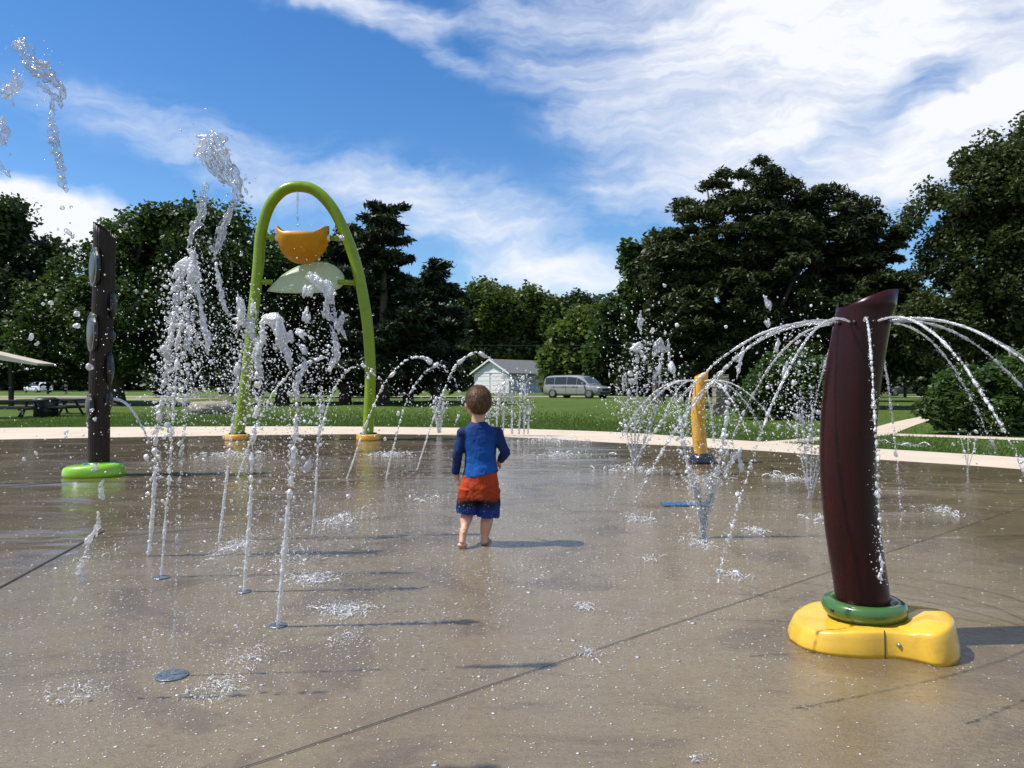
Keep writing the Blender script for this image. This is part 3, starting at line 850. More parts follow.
def feature_arch():
    D = 13.57
    base = Vector(((302 - 512) / F * D, D, 0))
    root = empty('water_arch', base)
    tag(root, 'tall lime green tube arch holding an orange tipping bucket', 'water arch')
    pp = [(237.5, 441), (238.8, 433), (247, 371), (253, 316), (258, 269), (261, 234), (269, 207), (282.5, 191), (298, 186.5), (315.7, 191), (333, 209), (347, 238), (357, 268), (364.5, 304.5), (368.6, 336), (370.4, 371), (369.5, 405), (367.5, 441)]
    pts = [P(px, py, D) - base for px, py in pp]
    MB().tube(spline(pts, 110), 0.098, 24).build('tube_arch', GREEN, root, True)
    for px in (237.5, 368.5):
        x = (px - 302) / F * D
        ft = MB().lathe([(0.21, 0), (0.215, 0.02), (0.215, 0.09), (0.2, 0.105), (0.1, 0.11)], (x, 0, 0), 36).build('foot', OCHRE, root, True, 0)
        mb = MB().lathe([(0.15, .10), (.15, .13), (.10, .135)], (x, 0, 0), 24)
        mb.build('flange', BLACKP, ft, True)
    def Q(px, py): return P(px, py, D) - base
    # pivot bars
    for a, b_ in (((261, 237), (281, 237)), ((326, 238), (347, 238.5))):
        MB().tube([Q(*a), Q(*b_)], 0.045, 14).build('pivot_bar', GREEN, root, True)
    for a, b_ in (((256, 282), (272, 282)), ((338, 282), (358, 283))):
        MB().tube([Q(*a), Q(*b_)], 0.045, 14).build('cross_bar', GREEN, root, True)
    # bucket: a scoop, deeper in the middle, with raised horns at both ends
    cz = Q(303, 238)
    rs = []
    n = 28
    W = 0.455
    for i in range(n + 1):
        u = -1 + 2 * i / n
        x = cz.x + u * W
        dep = 0.44 * (1 - abs(u) ** 2.2) ** 0.62 + 0.015   # below the pivot line
        rim = 0.055 + 0.16 * max(0, (abs(u) - .55) / .45) ** 1.6
        ry = 0.33 * (1 - abs(u) ** 3) ** .5 + 0.02
        ring = []
        m = 20
        for k in range(m + 1):
            a = math.pi + math.pi * k / m
            ring.append(Vector((x, math.cos(a) * ry, cz.z + (math.sin(a) * dep + rim * abs(math.cos(a)) ** .5 if True else 0))))
        rs.append(ring)
    mb = MB()
    V = [[mb.bm.verts.new(p) for p in r] for r in rs]
    for i in range(n):
        for k in range(m): mb.bm.faces.new((V[i][k], V[i + 1][k], V[i + 1][k + 1], V[i][k + 1]))
    bk = mb.build('bucket', ORANGE, root, True)
    s = bk.modifiers.new('s', 'SOLIDIFY'); s.thickness = 0.022; s.offset = 0
    for sx in (-1, 1):
        MB().lathe([(0.001, -.03), (.055, -.03), (.062, 0), (.055, .03), (.001, .03)], (0, 0, 0), 20).build('knob', WHITEP, bk, True).location = (cz.x + sx * (W + .0), 0, cz.z)
        for c in bk.children: c.rotation_euler = (0, R(90), 0)
    # splash dish: a shallow pale green leaf
    mb = MB(); c = Q(308, 280); rs = []
    ol = spline([Q(*q) for q in ((267, 291), (272, 283.5), (280, 274), (292, 265.5), (305, 260.5), (318, 259.5), (330, 263), (339, 270), (343, 278), (342, 285), (335, 290), (322, 292.6), (300, 293.4), (280, 292.8), (267, 291))], 72)[:-1]
    for q in range(9):
        k = max(.001, q / 8)
        r = []
        for p in ol:
            w_ = c + (p - c) * k
            r.append(Vector((w_.x, .10 - .06 * (1 - k * k) + .5 * (w_.z - c.z), w_.z)))
        rs.append(r)
    mb.rings(rs[::-1], False)
    d = mb.build('splash_dish', DISH, root, True)
    s = d.modifiers.new('s', 'SOLIDIFY'); s.thickness = 0.015; s.offset = 0
WHITEP = pmat('white_plastic', (0.7, 0.7, 0.7), 0.35)
DISH = pmat('pale_green_dish', (0.56, 0.64, 0.50), 0.3, vary=.08, scale=3, dirt=(0.22, 0.33, 0.19), dirt_amt=.5, dscale=4)
def _dish():
    t = NT(DISH.node_tree); b = t.n['Principled BSDF']; o = t.n['Material Output']
    tr = t.new('ShaderNodeBsdfTranslucent'); tr.inputs[0].default_value = (0.78, 0.85, 0.66, 1)
    mx = t.new('ShaderNodeMixShader'); mx.inputs[0].default_value = .6
    t.l.new(b.outputs[0], mx.inputs[1]); t.l.new(tr.outputs[0], mx.inputs[2]); t.l.new(mx.outputs[0], o.inputs[0])
_dish()
feature_arch()

# ================================================================ CHILD
SKIN = pmat('skin', (0.56, 0.32, 0.22), 0.5, vary=0.08, scale=14)
SKIN.node_tree.nodes['Principled BSDF'].inputs['Subsurface Weight'].default_value = 0.12
SKIN.node_tree.nodes['Principled BSDF'].inputs['Subsurface Radius'].default_value = (0.02, 0.008, 0.004)

def clothmat(name, zstops, bump=0.5, speck=False):
    m, t, b, o = mat(name)
    tc = t.new('ShaderNodeTexCoord').outputs['Object']
    s = t.new('ShaderNodeSeparateXYZ'); t.l.new(tc, s.inputs[0])
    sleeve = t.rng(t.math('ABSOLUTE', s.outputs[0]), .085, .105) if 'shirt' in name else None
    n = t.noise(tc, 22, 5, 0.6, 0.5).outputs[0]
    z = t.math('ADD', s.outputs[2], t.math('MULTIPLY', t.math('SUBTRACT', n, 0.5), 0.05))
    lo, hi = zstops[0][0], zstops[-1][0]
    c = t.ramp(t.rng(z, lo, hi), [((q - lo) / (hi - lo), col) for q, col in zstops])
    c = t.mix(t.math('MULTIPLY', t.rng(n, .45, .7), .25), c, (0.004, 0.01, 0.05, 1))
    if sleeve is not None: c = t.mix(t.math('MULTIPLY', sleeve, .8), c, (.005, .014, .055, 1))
    if speck:
        vn = t.noise(tc, 110, 2, .5).outputs[0]
        c = t.mix(t.math('MULTIPLY', t.rng(vn, .66, .72), t.rng(z, .33, .27)), c, (.45, .5, .6, 1))
    t.l.new(c, b.inputs['Base Color']); b.inputs['Roughness'].default_value = 0.75
    b.inputs['Specular IOR Level'].default_value = 0.25
    bp = t.new('ShaderNodeBump'); bp.inputs['Strength'].default_value = bump; bp.inputs['Distance'].default_value = 0.012
    f = t.noise(t.mapping(tc, scale=(1, 1, .45)), 26, 3, .5, 1.0).outputs[0]
    t.l.new(f, bp.inputs['Height']); t.l.new(bp.outputs[0], b.inputs['Normal'])
    return m

def build_child():
    D = 4.72; K = D / F
    ox = (481 - 512) * K
    root = empty('person', (ox, D, 0))
    tag(root, 'toddler in blue long sleeved shirt and orange blue shorts walking away barefoot', 'person')
    def X(px): return (px - 481) * K
    def Z(py): return (545 - py) * K
    V3 = Vector
    # ---- body, one continuous surface
    mb = MB()
    hc = V3((X(478), 0.012, Z(402.5)))
    hr = Matrix.Rotation(R(14), 3, 'Z') @ Matrix.Rotation(R(8), 3, 'X')     # head turned a little left, bowed
    def H(x, y, z): return hc + hr @ (V3((x, y, z)) * .94)
    mb.ell(H(0, -0.012, 0.016), (0.073, 0.092, 0.087), hr, 4)      # skull
    mb.ell(H(0, 0.018, -0.035), (0.064, 0.066, 0.062), hr, 3)      # face, jaw
    mb.ell(H(0.034, 0.050, -0.030), (0.026, 0.026, 0.024), hr); mb.ell(H(-0.034, 0.050, -0.030), (0.026, 0.026, 0.024), hr)
    mb.ell(H(0, 0.056, -0.078), (0.022, 0.020, 0.016), hr)         # chin
    mb.ell(H(0, 0.088, -0.026), (0.011, 0.014, 0.011), hr)         # nose
    mb.tube([H(0, .082, .005), H(0, .090, -.024)], [.006, .009], 8)
    mb.ell(H(0, 0.078, -0.052), (0.017, 0.010, 0.005), hr); mb.ell(H(0, 0.077, -0.061), (0.014, 0.010, 0.005), hr)
    for s in (-1, 1):
        mb.ell(H(s * 0.077, -0.006, -0.022), (0.009, 0.017, 0.025), hr @ Matrix.Rotation(s * R(-18), 3, 'Z'), 3)
        mb.ell(H(s * 0.083, -0.014, -0.014), (0.006, 0.014, 0.018), hr @ Matrix.Rotation(s * R(-30), 3, 'Z'), 3)
        mb.ell(H(s * 0.030, 0.072, 0.012), (0.020, 0.010, 0.006), hr)   # brow
    mb.tube([V3((X(478), -0.008, Z(440))), V3((X(478), -.006, Z(425))), hc + V3((0, -.006, -.04))], [.052, .040, .043], 16)
    # torso
    for px, py, rx, ry in ((479.5, 436, .098, .052), (480, 446, .096, .060), (480.5, 458, .092, .064), (480, 470, .096, .068), (479.5, 482, .102, .072), (479.5, 490, .098, .070)):
        mb.ell((X(px), 0, Z(py)), (rx, ry, .062), None, 3)
    # arms
    LA = [V3((X(463.5), 0, Z(434))), V3((X(457.6), -.01, Z(455))), V3((X(455.3), .03, Z(474))), V3((X(457), .035, Z(479)))]
    RA = [V3((X(496.5), 0, Z(434))), V3((X(505.2), -.015, Z(452))), V3((X(500.5), .055, Z(461))), V3((X(498.6), .085, Z(463.5)))]
    for A in (LA, RA):
        mb.tube(A, [.033, .023, .019, .018], 14)
        mb.ell(A[0], (.035, .034, .033), None, 3); mb.ell(A[1], (.023,) * 3, None, 2)
    def hand(w, d, thumb, palmn):
        d = d.normalized(); pn = palmn.normalized(); s = d.cross(pn).normalized()
        rot = Matrix((s, d, pn)).transposed()
        pc = w + d * .026
        mb.ell(pc, (.023, .029, .0125), rot, 3)
        for i, (o_, L) in enumerate(((-.0165, .027), (-.0055, .032), (.0055, .030), (.0165, .023))):
            a = w + d * .047 + s * o_
            b_ = a + d * L * .45 + pn * .004; c = b_ + d * L * .35 + pn * .011; e = c + d * L * .12 + pn * .011
            mb.tube([a - d * .02, a, b_, c, e], [.0065, .0066, .0062, .0055, .0045], 8); mb.ell(e, (.0048,) * 3, None, 1)
        a = w + d * .014 + s * thumb * .018
        b_ = a + d * .014 + s * thumb * .013 + pn * .006; c = b_ + d * .014 + s * thumb * .004 + pn * .005
        mb.tube([a, b_, c], [.0085, .0075, .006], 8); mb.ell(c, (.0062,) * 3, None, 1)
    hand(LA[3], V3((.30, .10, -1)), 1, V3((1, .35, .2)))
    hand(RA[3], V3((-.35, .6, -.35)), -1, V3((-.6, .2, -.8)))
    # legs: left heel lifted behind, right planted
    LL = [V3((X(471), 0, Z(490))), V3((X(467), .035, Z(515))), V3((X(465), -.045, Z(526.0)))]
    RL = [V3((X(488), 0, Z(490))), V3((X(487.3), .045, Z(517))), V3((X(484), .015, Z(539)))]
    for A in (LL, RL):
        kn, an = A[1], A[2]
        mb.tube(spline([A[0], A[0].lerp(kn, .5), kn], 6), [.062, .058, .053, .048, .043, .040], 16)
        calf = kn.lerp(an, .38) + V3((0, -.010, 0))
        mb.tube(spline([kn, calf, kn.lerp(an, .75), an], 8), [.039, .039, .038, .036, .032, .028, .025, .024], 16)
    # right foot flat
    a = RL[2]; dz = V3((.22, 1, 0)).normalized(); sd_ = V3((dz.y, -dz.x, 0))
    mb.ell(V3((a.x, a.y - .012, .020)), (.024, .026, .022), None, 3)
    mb.tube([V3((a.x, a.y, .034)), V3((a.x, a.y, .024)) + dz * .045, V3((a.x, a.y, .016)) + dz * .082], [.025, .022, .016], 12, flat=(1, 1.3))
    for i in range(5):
        o_ = (-.022 + .011 * i); L = [.098, .104, .106, .112, .114][i]; rr = [.0062, .0066, .007, .0075, .0105][i]
        sdx = -sd_ * 1 if True else sd_
        mb.tube([V3((a.x, a.y, .012)) + dz * .07 + sdx * o_, V3((a.x, a.y, .009)) + dz * L + sdx * o_], [rr + .002, rr], 8); mb.ell(V3((a.x, a.y, .009)) + dz * L + sdx * o_, (rr,) * 3, None, 1)
    # left foot: toes on the ground, sole towards the camera
    a = LL[2]
    toe = V3((X(463), -.105, .018)); heel = V3((X(464.3), -.085, Z(529)))
    mb.tube([heel, heel.lerp(toe, .35), heel.lerp(toe, .8)], [.023, .022, .027], 12, flat=(1.2, .75))
    mb.ell(heel + V3((0, .004, .003)), (.024, .022, .024), None, 3)
    mb.tube([a, heel.lerp(toe, .3) + V3((0, .012, .006)), toe + V3((0, .008, .012))], [.024, .024, .018], 12)
    mb.ell(toe + V3((0, .0, .004)), (.029, .02, .015), None, 3)
    for i in range(5):
        o_ = -.023 + .0115 * i; rr = [.0065, .0068, .007, .0078, .0105][i]
        e = toe + V3((o_, .026 + .002 * i, -.004 + rr * .0))
        mb.tube([toe + V3((o_ * .9, 0, .0)), e], [rr + .002, rr], 8); mb.ell(e, (rr,) * 3, None, 1)
    body = mb.build('body', SKIN, root, True)
    m = body.modifiers.new('r', 'REMESH'); m.mode = 'VOXEL'; m.voxel_size = 0.0032; m.use_smooth_shade = True
    m = body.modifiers.new('sm', 'SMOOTH'); m.iterations = 5; m.factor = .5
    # eyes
    for s in (-1, 1):
        e = MB().ell(H(s * .030, .0715, -.004), (.0105, .009, .007), hr, 2).build('eye', WHITEP, root, True)
        MB().ell(H(s * .030, .0785, -.004), (.0052, .0035, .0052), hr, 2).build('iris', BLACKP, e, True)
        MB().tube([H(s * .016, .081, .016), H(s * .03, .082, .021), H(s * .045, .074, .016)], .003, 6).build('eyebrow', HAIR, root, True)
    # ---- hair cap plus fine locks
    mb = MB()
    def hs(a, e):
        # direction on the skull
        return V3((math.cos(e) * math.sin(a), -math.cos(e) * math.cos(a), math.sin(e)))
    N = 40; rows = 18; rs = []
    def low(a):     # lower limit of hair: nape low, ears mid, forehead high
        c = math.cos(a)          # 1 at the back
        return R(-46) + R(8) * (1 - c) if c > .75 else (R(-44) + R(40) * (.75 - c) / .45 if c > .3 else (R(-4) + R(4) * (.3 - c) / .5 if c > -.2 else R(32) * min(1, (-.2 - c) / .6)))
    for j in range(rows):
        f = j / (rows - 1)
        r = []
        for i in range(N):
            a = 2 * math.pi * i / N
            e = R(89) * (1 - f) + low(a) * f
            d = hs(a, e)
            k = 1.04 - .035 * (f > .95)
            r.append(H(d.x * .0755 * k, -.012 + d.y * .094 * k, .015 + d.z * .090 * k))
        rs.append(r)
    hair = mb.rings(rs, True).build('hair', HAIR, root, True)
    hx = bpy.data.textures.new('tousle', 'CLOUDS'); hx.noise_scale = .028
    m = hair.modifiers.new('s', 'SUBSURF'); m.levels = 2; m.render_levels = 2
    m = hair.modifiers.new('d', 'DISPLACE'); m.texture = hx; m.strength = .014; m.mid_level = .5
    # locks as thin curved strands lying on the skull
    Vv, Ff = [], []
    crown = V3((0.012, -.055, .088))
    for q in range(6500):
        a = random.uniform(0, 2 * math.pi); lo = low(a)
        e0 = random.uniform(lo, R(85)); L = random.uniform(.25, .5)
        w = random.uniform(.0010, .0026)
        base_i = len(Vv)
        sw = random.uniform(-.5, .5); lift = random.uniform(.03, .15)
        for s_ in range(4):
            u = s_ / 3; e = max(e0 - L * u, lo - R(5) + random.uniform(-R(3), R(2))); aa = a + sw * u * .6
            d = hs(aa, e); k = 1.05 + lift * math.sin(u * 2.2) + .012 * random.random()
            p = V3((d.x * .0755 * k, -.012 + d.y * .094 * k, .015 + d.z * .090 * k))
            t_ = V3((math.cos(aa), math.sin(aa), 0)) * w * (1 - .7 * u)
            Vv.append(H(*(p - t_))); Vv.append(H(*(p + t_)))
        for s_ in range(3):
            i = base_i + s_ * 2; Ff.append((i, i + 1, i + 3, i + 2))
    npmesh('lock', [tuple(v) for v in Vv], Ff, LOCK, hair)
    # ---- shirt
    mb = MB()
    def ring(px, py, rx, ry, cy=0, tilt=0.0, n=44, pw=1.0):
        return [V3((X(px) + rx * math.cos(2 * math.pi * k / n), cy + ry * math.sin(2 * math.pi * k / n), Z(py) + tilt * math.cos(2 * math.pi * k / n))) for k in range(n)]
    mb.rings([ring(478.4, 421.5, .047, .044), ring(478.6, 424, .060, .052), ring(479, 427, .088, .057), ring(479.3, 431, .108, .062, 0), ring(479.6, 437, .112, .068), ring(480, 446, .103, .072), ring(480.5, 456, .096, .074),
              ring(480.5, 463, .097, .077, 0, .004), ring(480.5, 469, .106, .085, 0, .012), ring(480.6, 474.5, .112, .091, 0, .022)])
    for A in (LA, RA):
        sl = [A[0] + V3((0, 0, .004)), A[0].lerp(A[1], .55), A[1], A[1].lerp(A[2], .5), A[2]]
        mb.ell(A[0] + V3((0, 0, .003)), (.043, .044, .042), None, 3)
        mb.tube(spline(sl, 12), [.042, .038, .035, .033, .032, .032, .031, .029, .0275, .026, .025, .0245], 18)
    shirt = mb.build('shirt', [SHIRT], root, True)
    m = shirt.modifiers.new('r', 'REMESH'); m.mode = 'VOXEL'; m.voxel_size = 0.004; m.use_smooth_shade = True
    m = shirt.modifiers.new('sm', 'SMOOTH'); m.iterations = 6; m.factor = .5
    tx = bpy.data.textures.new('folds', 'CLOUDS'); tx.noise_scale = .055; tx.noise_depth = 2
    m = shirt.modifiers.new('d', 'DISPLACE'); m.texture = tx; m.strength = .012; m.mid_level = .5
    # ---- shorts, with two open legs
    mb = MB()
    mb.rings([ring(480.2, 468.5, .088, .070, 0, .016), ring(480, 473.5, .104, .084, 0, .010), ring(479.6, 482, .117, .092), ring(479, 492, .126, .096), ring(478.8, 499, .130, .098)])
    def leg(top, knee, bot, tilt):
        rs = []
        for (px, py, rx, ry, cy) in (top, knee, bot):
            rs.append([V3((X(px) + rx * math.cos(2 * math.pi * k / 36), cy + ry * math.sin(2 * math.pi * k / 36), Z(py) + tilt * math.cos(2 * math.pi * k / 36) + (.003 * math.sin(5 * 2 * math.pi * k / 36) if py > 508 else 0))) for k in range(36)])
        mb.rings(rs, True)
    leg((468.5, 488, .062, .086, 0), (467.5, 500, .068, .088, .01), (467.3, 513.5, .071, .084, .02), -.006)
    leg((489.8, 488, .064, .088, 0), (489.2, 502, .070, .088, .012), (488.2, 517, .073, .084, .022), -.004)
    sh = mb.build('shorts', SHORTS, root, True)
    m = sh.modifiers.new('r', 'REMESH'); m.mode = 'VOXEL'; m.voxel_size = 0.004; m.use_smooth_shade = True
    m = sh.modifiers.new('sm', 'SMOOTH'); m.iterations = 5; m.factor = .5
    tx2 = bpy.data.textures.new('folds_shorts', 'CLOUDS'); tx2.noise_scale = .045; tx2.noise_depth = 2
    m = sh.modifiers.new('d', 'DISPLACE'); m.texture = tx2; m.strength = .014; m.mid_level = .5
LOCK = leafmat('hair_lock', (0.045, 0.024, 0.013), (0.20, 0.115, 0.062), 0.15, 30)
HAIR = pmat('brown_hair', (0.050, 0.028, 0.017), 0.8, vary=.5, scale=60, spec=.2, bump=1.0, bscale=120)
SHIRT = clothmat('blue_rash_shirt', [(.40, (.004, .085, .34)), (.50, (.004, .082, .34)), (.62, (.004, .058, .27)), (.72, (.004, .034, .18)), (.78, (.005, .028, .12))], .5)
SHORTS = clothmat('orange_blue_shorts', [(.15, (.008, .035, .22)), (.225, (.008, .03, .20)), (.255, (.006, .010, .03)), (.275, (.012, .010, .008)), (.305, (.30, .036, .005)), (.48, (.44, .050, .006))], .6, True)
build_child()

# ================================================================ VEHICLES
def carpaint(name, col): 
    return pmat(name, col, 0.35, metal=0.1, coat=0.6, vary=0.02, rvary=0.02)
CGLASS = pmat('car_glass', (0.012, 0.015, 0.018), 0.05, coat=.6)
TYRE = pmat('tyre', (0.02, 0.02, 0.02), 0.8)
TRIM = pmat('dark_trim', (0.03, 0.03, 0.032), 0.5)
LAMP = pmat('headlamp_plastic', (0.6, 0.62, 0.65), 0.12, coat=.8)
RED = pmat('tail_lamp', (0.35, 0.01, 0.01), 0.2, coat=.5)

def vehicle(name, label, cat, group, loc, rz, paint, L, W, Hh, kind):
    """front towards local +X"""
    root = empty(name, loc, rz); tag(root, label, cat, group)
    # body stations along X: (x, bottom, belt z, half width)
    if kind == 'van':
        low = [(-.5, .35, .98, .86), (-.485, .28, 1.02, .95), (-.40, .22, 1.04, .985), (-.1, .22, 1.03, 1.0), (.2, .22, 1.01, 1.0), (.30, .22, .98, .99), (.40, .22, .92, .97), (.46, .24, .86, .9), (.49, .28, .78, .8), (.5, .34, .70, .68)]
        roof = [(-.492, 1.02), (-.47, 1.58), (-.44, 1.68), (-.3, 1.74), (0, 1.75), (.12, 1.70), (.2, 1.56), (.31, 1.12), (.33, .99)]
        side = [(-.455, 1.08, 1.56), (-.30, 1.08, 1.62), (-.285, 1.08, 1.62), (-.08, 1.08, 1.63), (-.065, 1.08, 1.63), (.10, 1.07, 1.58), (.115, 1.07, 1.57), (.265, 1.06, 1.20)]
    else:
        low = [(-.5, .35, .95, .82), (-.48, .26, 1.0, .93), (-.38, .22, 1.02, .99), (0, .22, 1.0, 1.0), (.25, .22, .98, .99), (.38, .22, .94, .96), (.47, .26, .86, .88), (.5, .32, .74, .74)]
        roof = [(-.485, 1.0), (-.43, 1.5), (-.38, 1.6), (-.15, 1.66), (0, 1.64), (.08, 1.56), (.2, 1.05), (.22, .98)]
        side = [(-.40, 1.08, 1.46), (-.26, 1.08, 1.54), (-.245, 1.08, 1.54), (-.05, 1.07, 1.54), (-.035, 1.07, 1.54), (.16, 1.05, 1.16)]
    k = Hh / 1.75; hw = W / 2
    mb = MB(); rs = []
    for x, b_, z, w in low:
        X_ = x * L; w_ = w * hw
        rs.append([(X_, -w_ * .9, b_ * k), (X_, -w_, (b_ + .12) * k), (X_, -w_ * 1.0, (b_ * .4 + z * .6) * k), (X_, -w_ * .96, (z - .04) * k), (X_, -w_ * .88, z * k), (X_, 0, (z + .015) * k),
                   (X_, w_ * .88, z * k), (X_, w_ * .96, (z - .04) * k), (X_, w_, (b_ * .4 + z * .6) * k), (X_, w_, (b_ + .12) * k), (X_, w_ * .9, b_ * k), (X_, 0, b_ * k)])
    mb.rings(rs)
    # cabin
    rs = []
    for x, z in roof:
        X_ = x * L; f = max(0, min(1, (z - 1.0) / .72)); w_ = hw * (.93 - .15 * f)
        zb = .93 * k
        rs.append([(X_, -hw * .93, zb), (X_, -w_, max(zb + .01, (z - .06) * k)), (X_, -w_ * .88, max(zb + .012, z * k)), (X_, 0, max(zb + .014, (z + .025) * k)), (X_, w_ * .88, max(zb + .012, z * k)), (X_, w_, max(zb + .01, (z - .06) * k)), (X_, hw * .93, zb)])
    mb.rings(rs)
    body = mb.build('body', paint, root, True, bevel=.02)
    # side windows
    for s in (-1, 1):
        for i in range(0, len(side), 2):
            (xa, za, zb), (xc, zc, zd) = side[i], side[i + 1]
            def yy(z): f = max(0, min(1, (z - 1.0) / .72)); return s * (hw * (.93 - .15 * f) + .012)
            q = [(xa * L, yy(za), za * k), (xc * L, yy(zc), zc * k), (xc * L, yy(zd), zd * k), (xa * L, yy(zb), zb * k)]
            mb = MB().prism(q, (0, s * -.03, 0)); mb.build('window', CGLASS, root)
        # door seams and handles
        mb = MB()
        for xs in ((.115, -.07, -.29) if kind == 'van' else (.16, -.04, -.25)):
            mb.box((xs * L, s * (hw + .001), .62 * k), (.012, .012, .72 * k))
        mb.box((-.1 * L, s * (hw + .002), .86 * k), (.5 * L, .01, .02))
        mb.build('door_seam', TRIM, root)
        for xs in ((.06, -.12) if kind == 'van' else (.1, -.1)):
            MB().box((xs * L, s * (hw + .015), .93 * k), (.18, .03, .035)).build('door_handle', paint, root, bevel=.01)
        mr = MB().box((.235 * L if kind == 'van' else .17 * L, s * (hw + .09), 1.12 * k), (.12, .2, .16)).build('wing_mirror', paint, root, bevel=.04)
        for xs in (.335, -.31):
            xw = xs * L; r = .34 * k * 1.0
            MB().tube([(xw, s * (hw - .10), r), (xw, s * (hw + .004), r)], [r * 1.18, r * 1.18], 26).build('wheel_arch', TRIM, root, True)
            wl = MB().tube([(xw, s * (hw - .2), r), (xw, s * (hw - .0), r), (xw, s * (hw + .018), r)], [r, r, r * .93], 28).build('wheel', TYRE, root, True)
            mb = MB()
            mb.tube([(xw, s * (hw + .01), r), (xw, s * (hw + .028), r)], [r * .66, r * .62], 24)
            mb.build('rim', STEEL, wl, False)
        hx = .47 if kind == 'van' else .46
        MB().ell((hx * L, s * hw * .74, .78 * k), (.16, .14, .10), Matrix.Rotation(-s * R(25), 3, 'Z'), 3).build('headlight', LAMP, root, True)
        MB().box((-.49 * L, s * hw * .86, 1.02 * k), (.10, .14, .36)).build('tail_light', RED, root, bevel=.03)
    def slab(q, name, m_, off=.012):
        q = [Vector(p) for p in q]; n = (q[1] - q[0]).cross(q[2] - q[0]).normalized()
        if n.z < 0: n = -n
        MB().prism([p + n * off for p in q], -n * .02).build(name, m_, root)
    if kind == 'van':
        slab([(.30 * L, -hw * .8, 1.16 * k), (.30 * L, hw * .8, 1.16 * k), (.205 * L, hw * .66, 1.58 * k), (.205 * L, -hw * .66, 1.58 * k)], 'windscreen', CGLASS, .035)
        q = [(-.489 * L - .01, -hw * .72, 1.12 * k), (-.489 * L - .01, hw * .72, 1.12 * k), (-.475 * L - .01, hw * .66, 1.55 * k), (-.475 * L - .01, -hw * .66, 1.55 * k)]
    else:
        slab([(.19 * L, -hw * .8, 1.12 * k), (.19 * L, hw * .8, 1.12 * k), (.09 * L, hw * .66, 1.5 * k), (.09 * L, -hw * .66, 1.5 * k)], 'windscreen', CGLASS, .04)
        q = [(-.475 * L - .02, -hw * .74, 1.1 * k), (-.475 * L - .02, hw * .74, 1.1 * k), (-.435 * L - .02, hw * .66, 1.46 * k), (-.435 * L - .02, -hw * .66, 1.46 * k)]
    MB().prism(q, (.03, 0, 0)).build('rear_window', CGLASS, root)
    MB().box((.497 * L, 0, .66 * k), (.06, hw * 1.0, .2)).build('grille', BLACKP, root, bevel=.02)
    MB().box((.5 * L, 0, .42 * k), (.08, hw * 1.5, .16)).build('bumper', TRIM, root, bevel=.03)
    MB().box((-.503 * L, 0, .45 * k), (.08, hw * 1.6, .18)).build('bumper', paint, root, bevel=.03)
    MB().box((-.508 * L, 0, .82 * k), (.02, .32, .14)).build('number_plate', WHITEP, root)
    mb = MB()
    for s in (-1, 1): mb.tube([(-.4 * L, s * hw * .62, 1.74 * k), (.0 * L, s * hw * .62, 1.79 * k)], .02, 8)
    mb.build('roof_rail', TRIM, root)
    return root
vehicle('minivan', 'silver grey minivan parked beside the white garage', 'minivan', 'parked vehicles', ((577 - 512) / F * 56, 56, -.03), R(-38), carpaint('silver_paint', (0.25, 0.265, 0.265)), 4.9, 1.95, 1.66, 'van')
vehicle('parked_car', 'small white car far behind the picnic tables, seen from behind', 'car', 'parked vehicles', ((33 - 512) / F * 93, 94, -.03), R(152), carpaint('white_paint', (0.78, 0.80, 0.84)), 3.6, 1.75, 1.3, 'suv')
vehicle('parked_car', 'dark car in front of the brick house at the far right', 'car', 'parked vehicles', ((914 - 512) / F * 66, 67, -.03), R(165), carpaint('dark_paint', (0.03, 0.033, 0.04)), 3.6, 1.75, 1.35, 'suv')

# ================================================================ BUILDINGS AND FURNITURE
WSIDE = pmat('white_siding', (0.62, 0.63, 0.66), 0.6, vary=.05, dirt=(.5, .5, .48), dirt_amt=.3)
SHADE_SIDE = pmat('shade_grey_siding', (0.30, 0.34, 0.38), 0.7, vary=.06)  # white siding with its shade put into the colour; also frames, door lines
ROOF = pmat('grey_shingle', (0.13, 0.13, 0.135), 0.9, vary=.25, scale=5, bump=.5)
WOOD = pmat('weathered_wood', (0.26, 0.22, 0.17), 0.85, vary=.25, scale=4)
DWOOD = pmat('dark_wood', (0.022, 0.02, 0.018), 0.7, vary=.3)

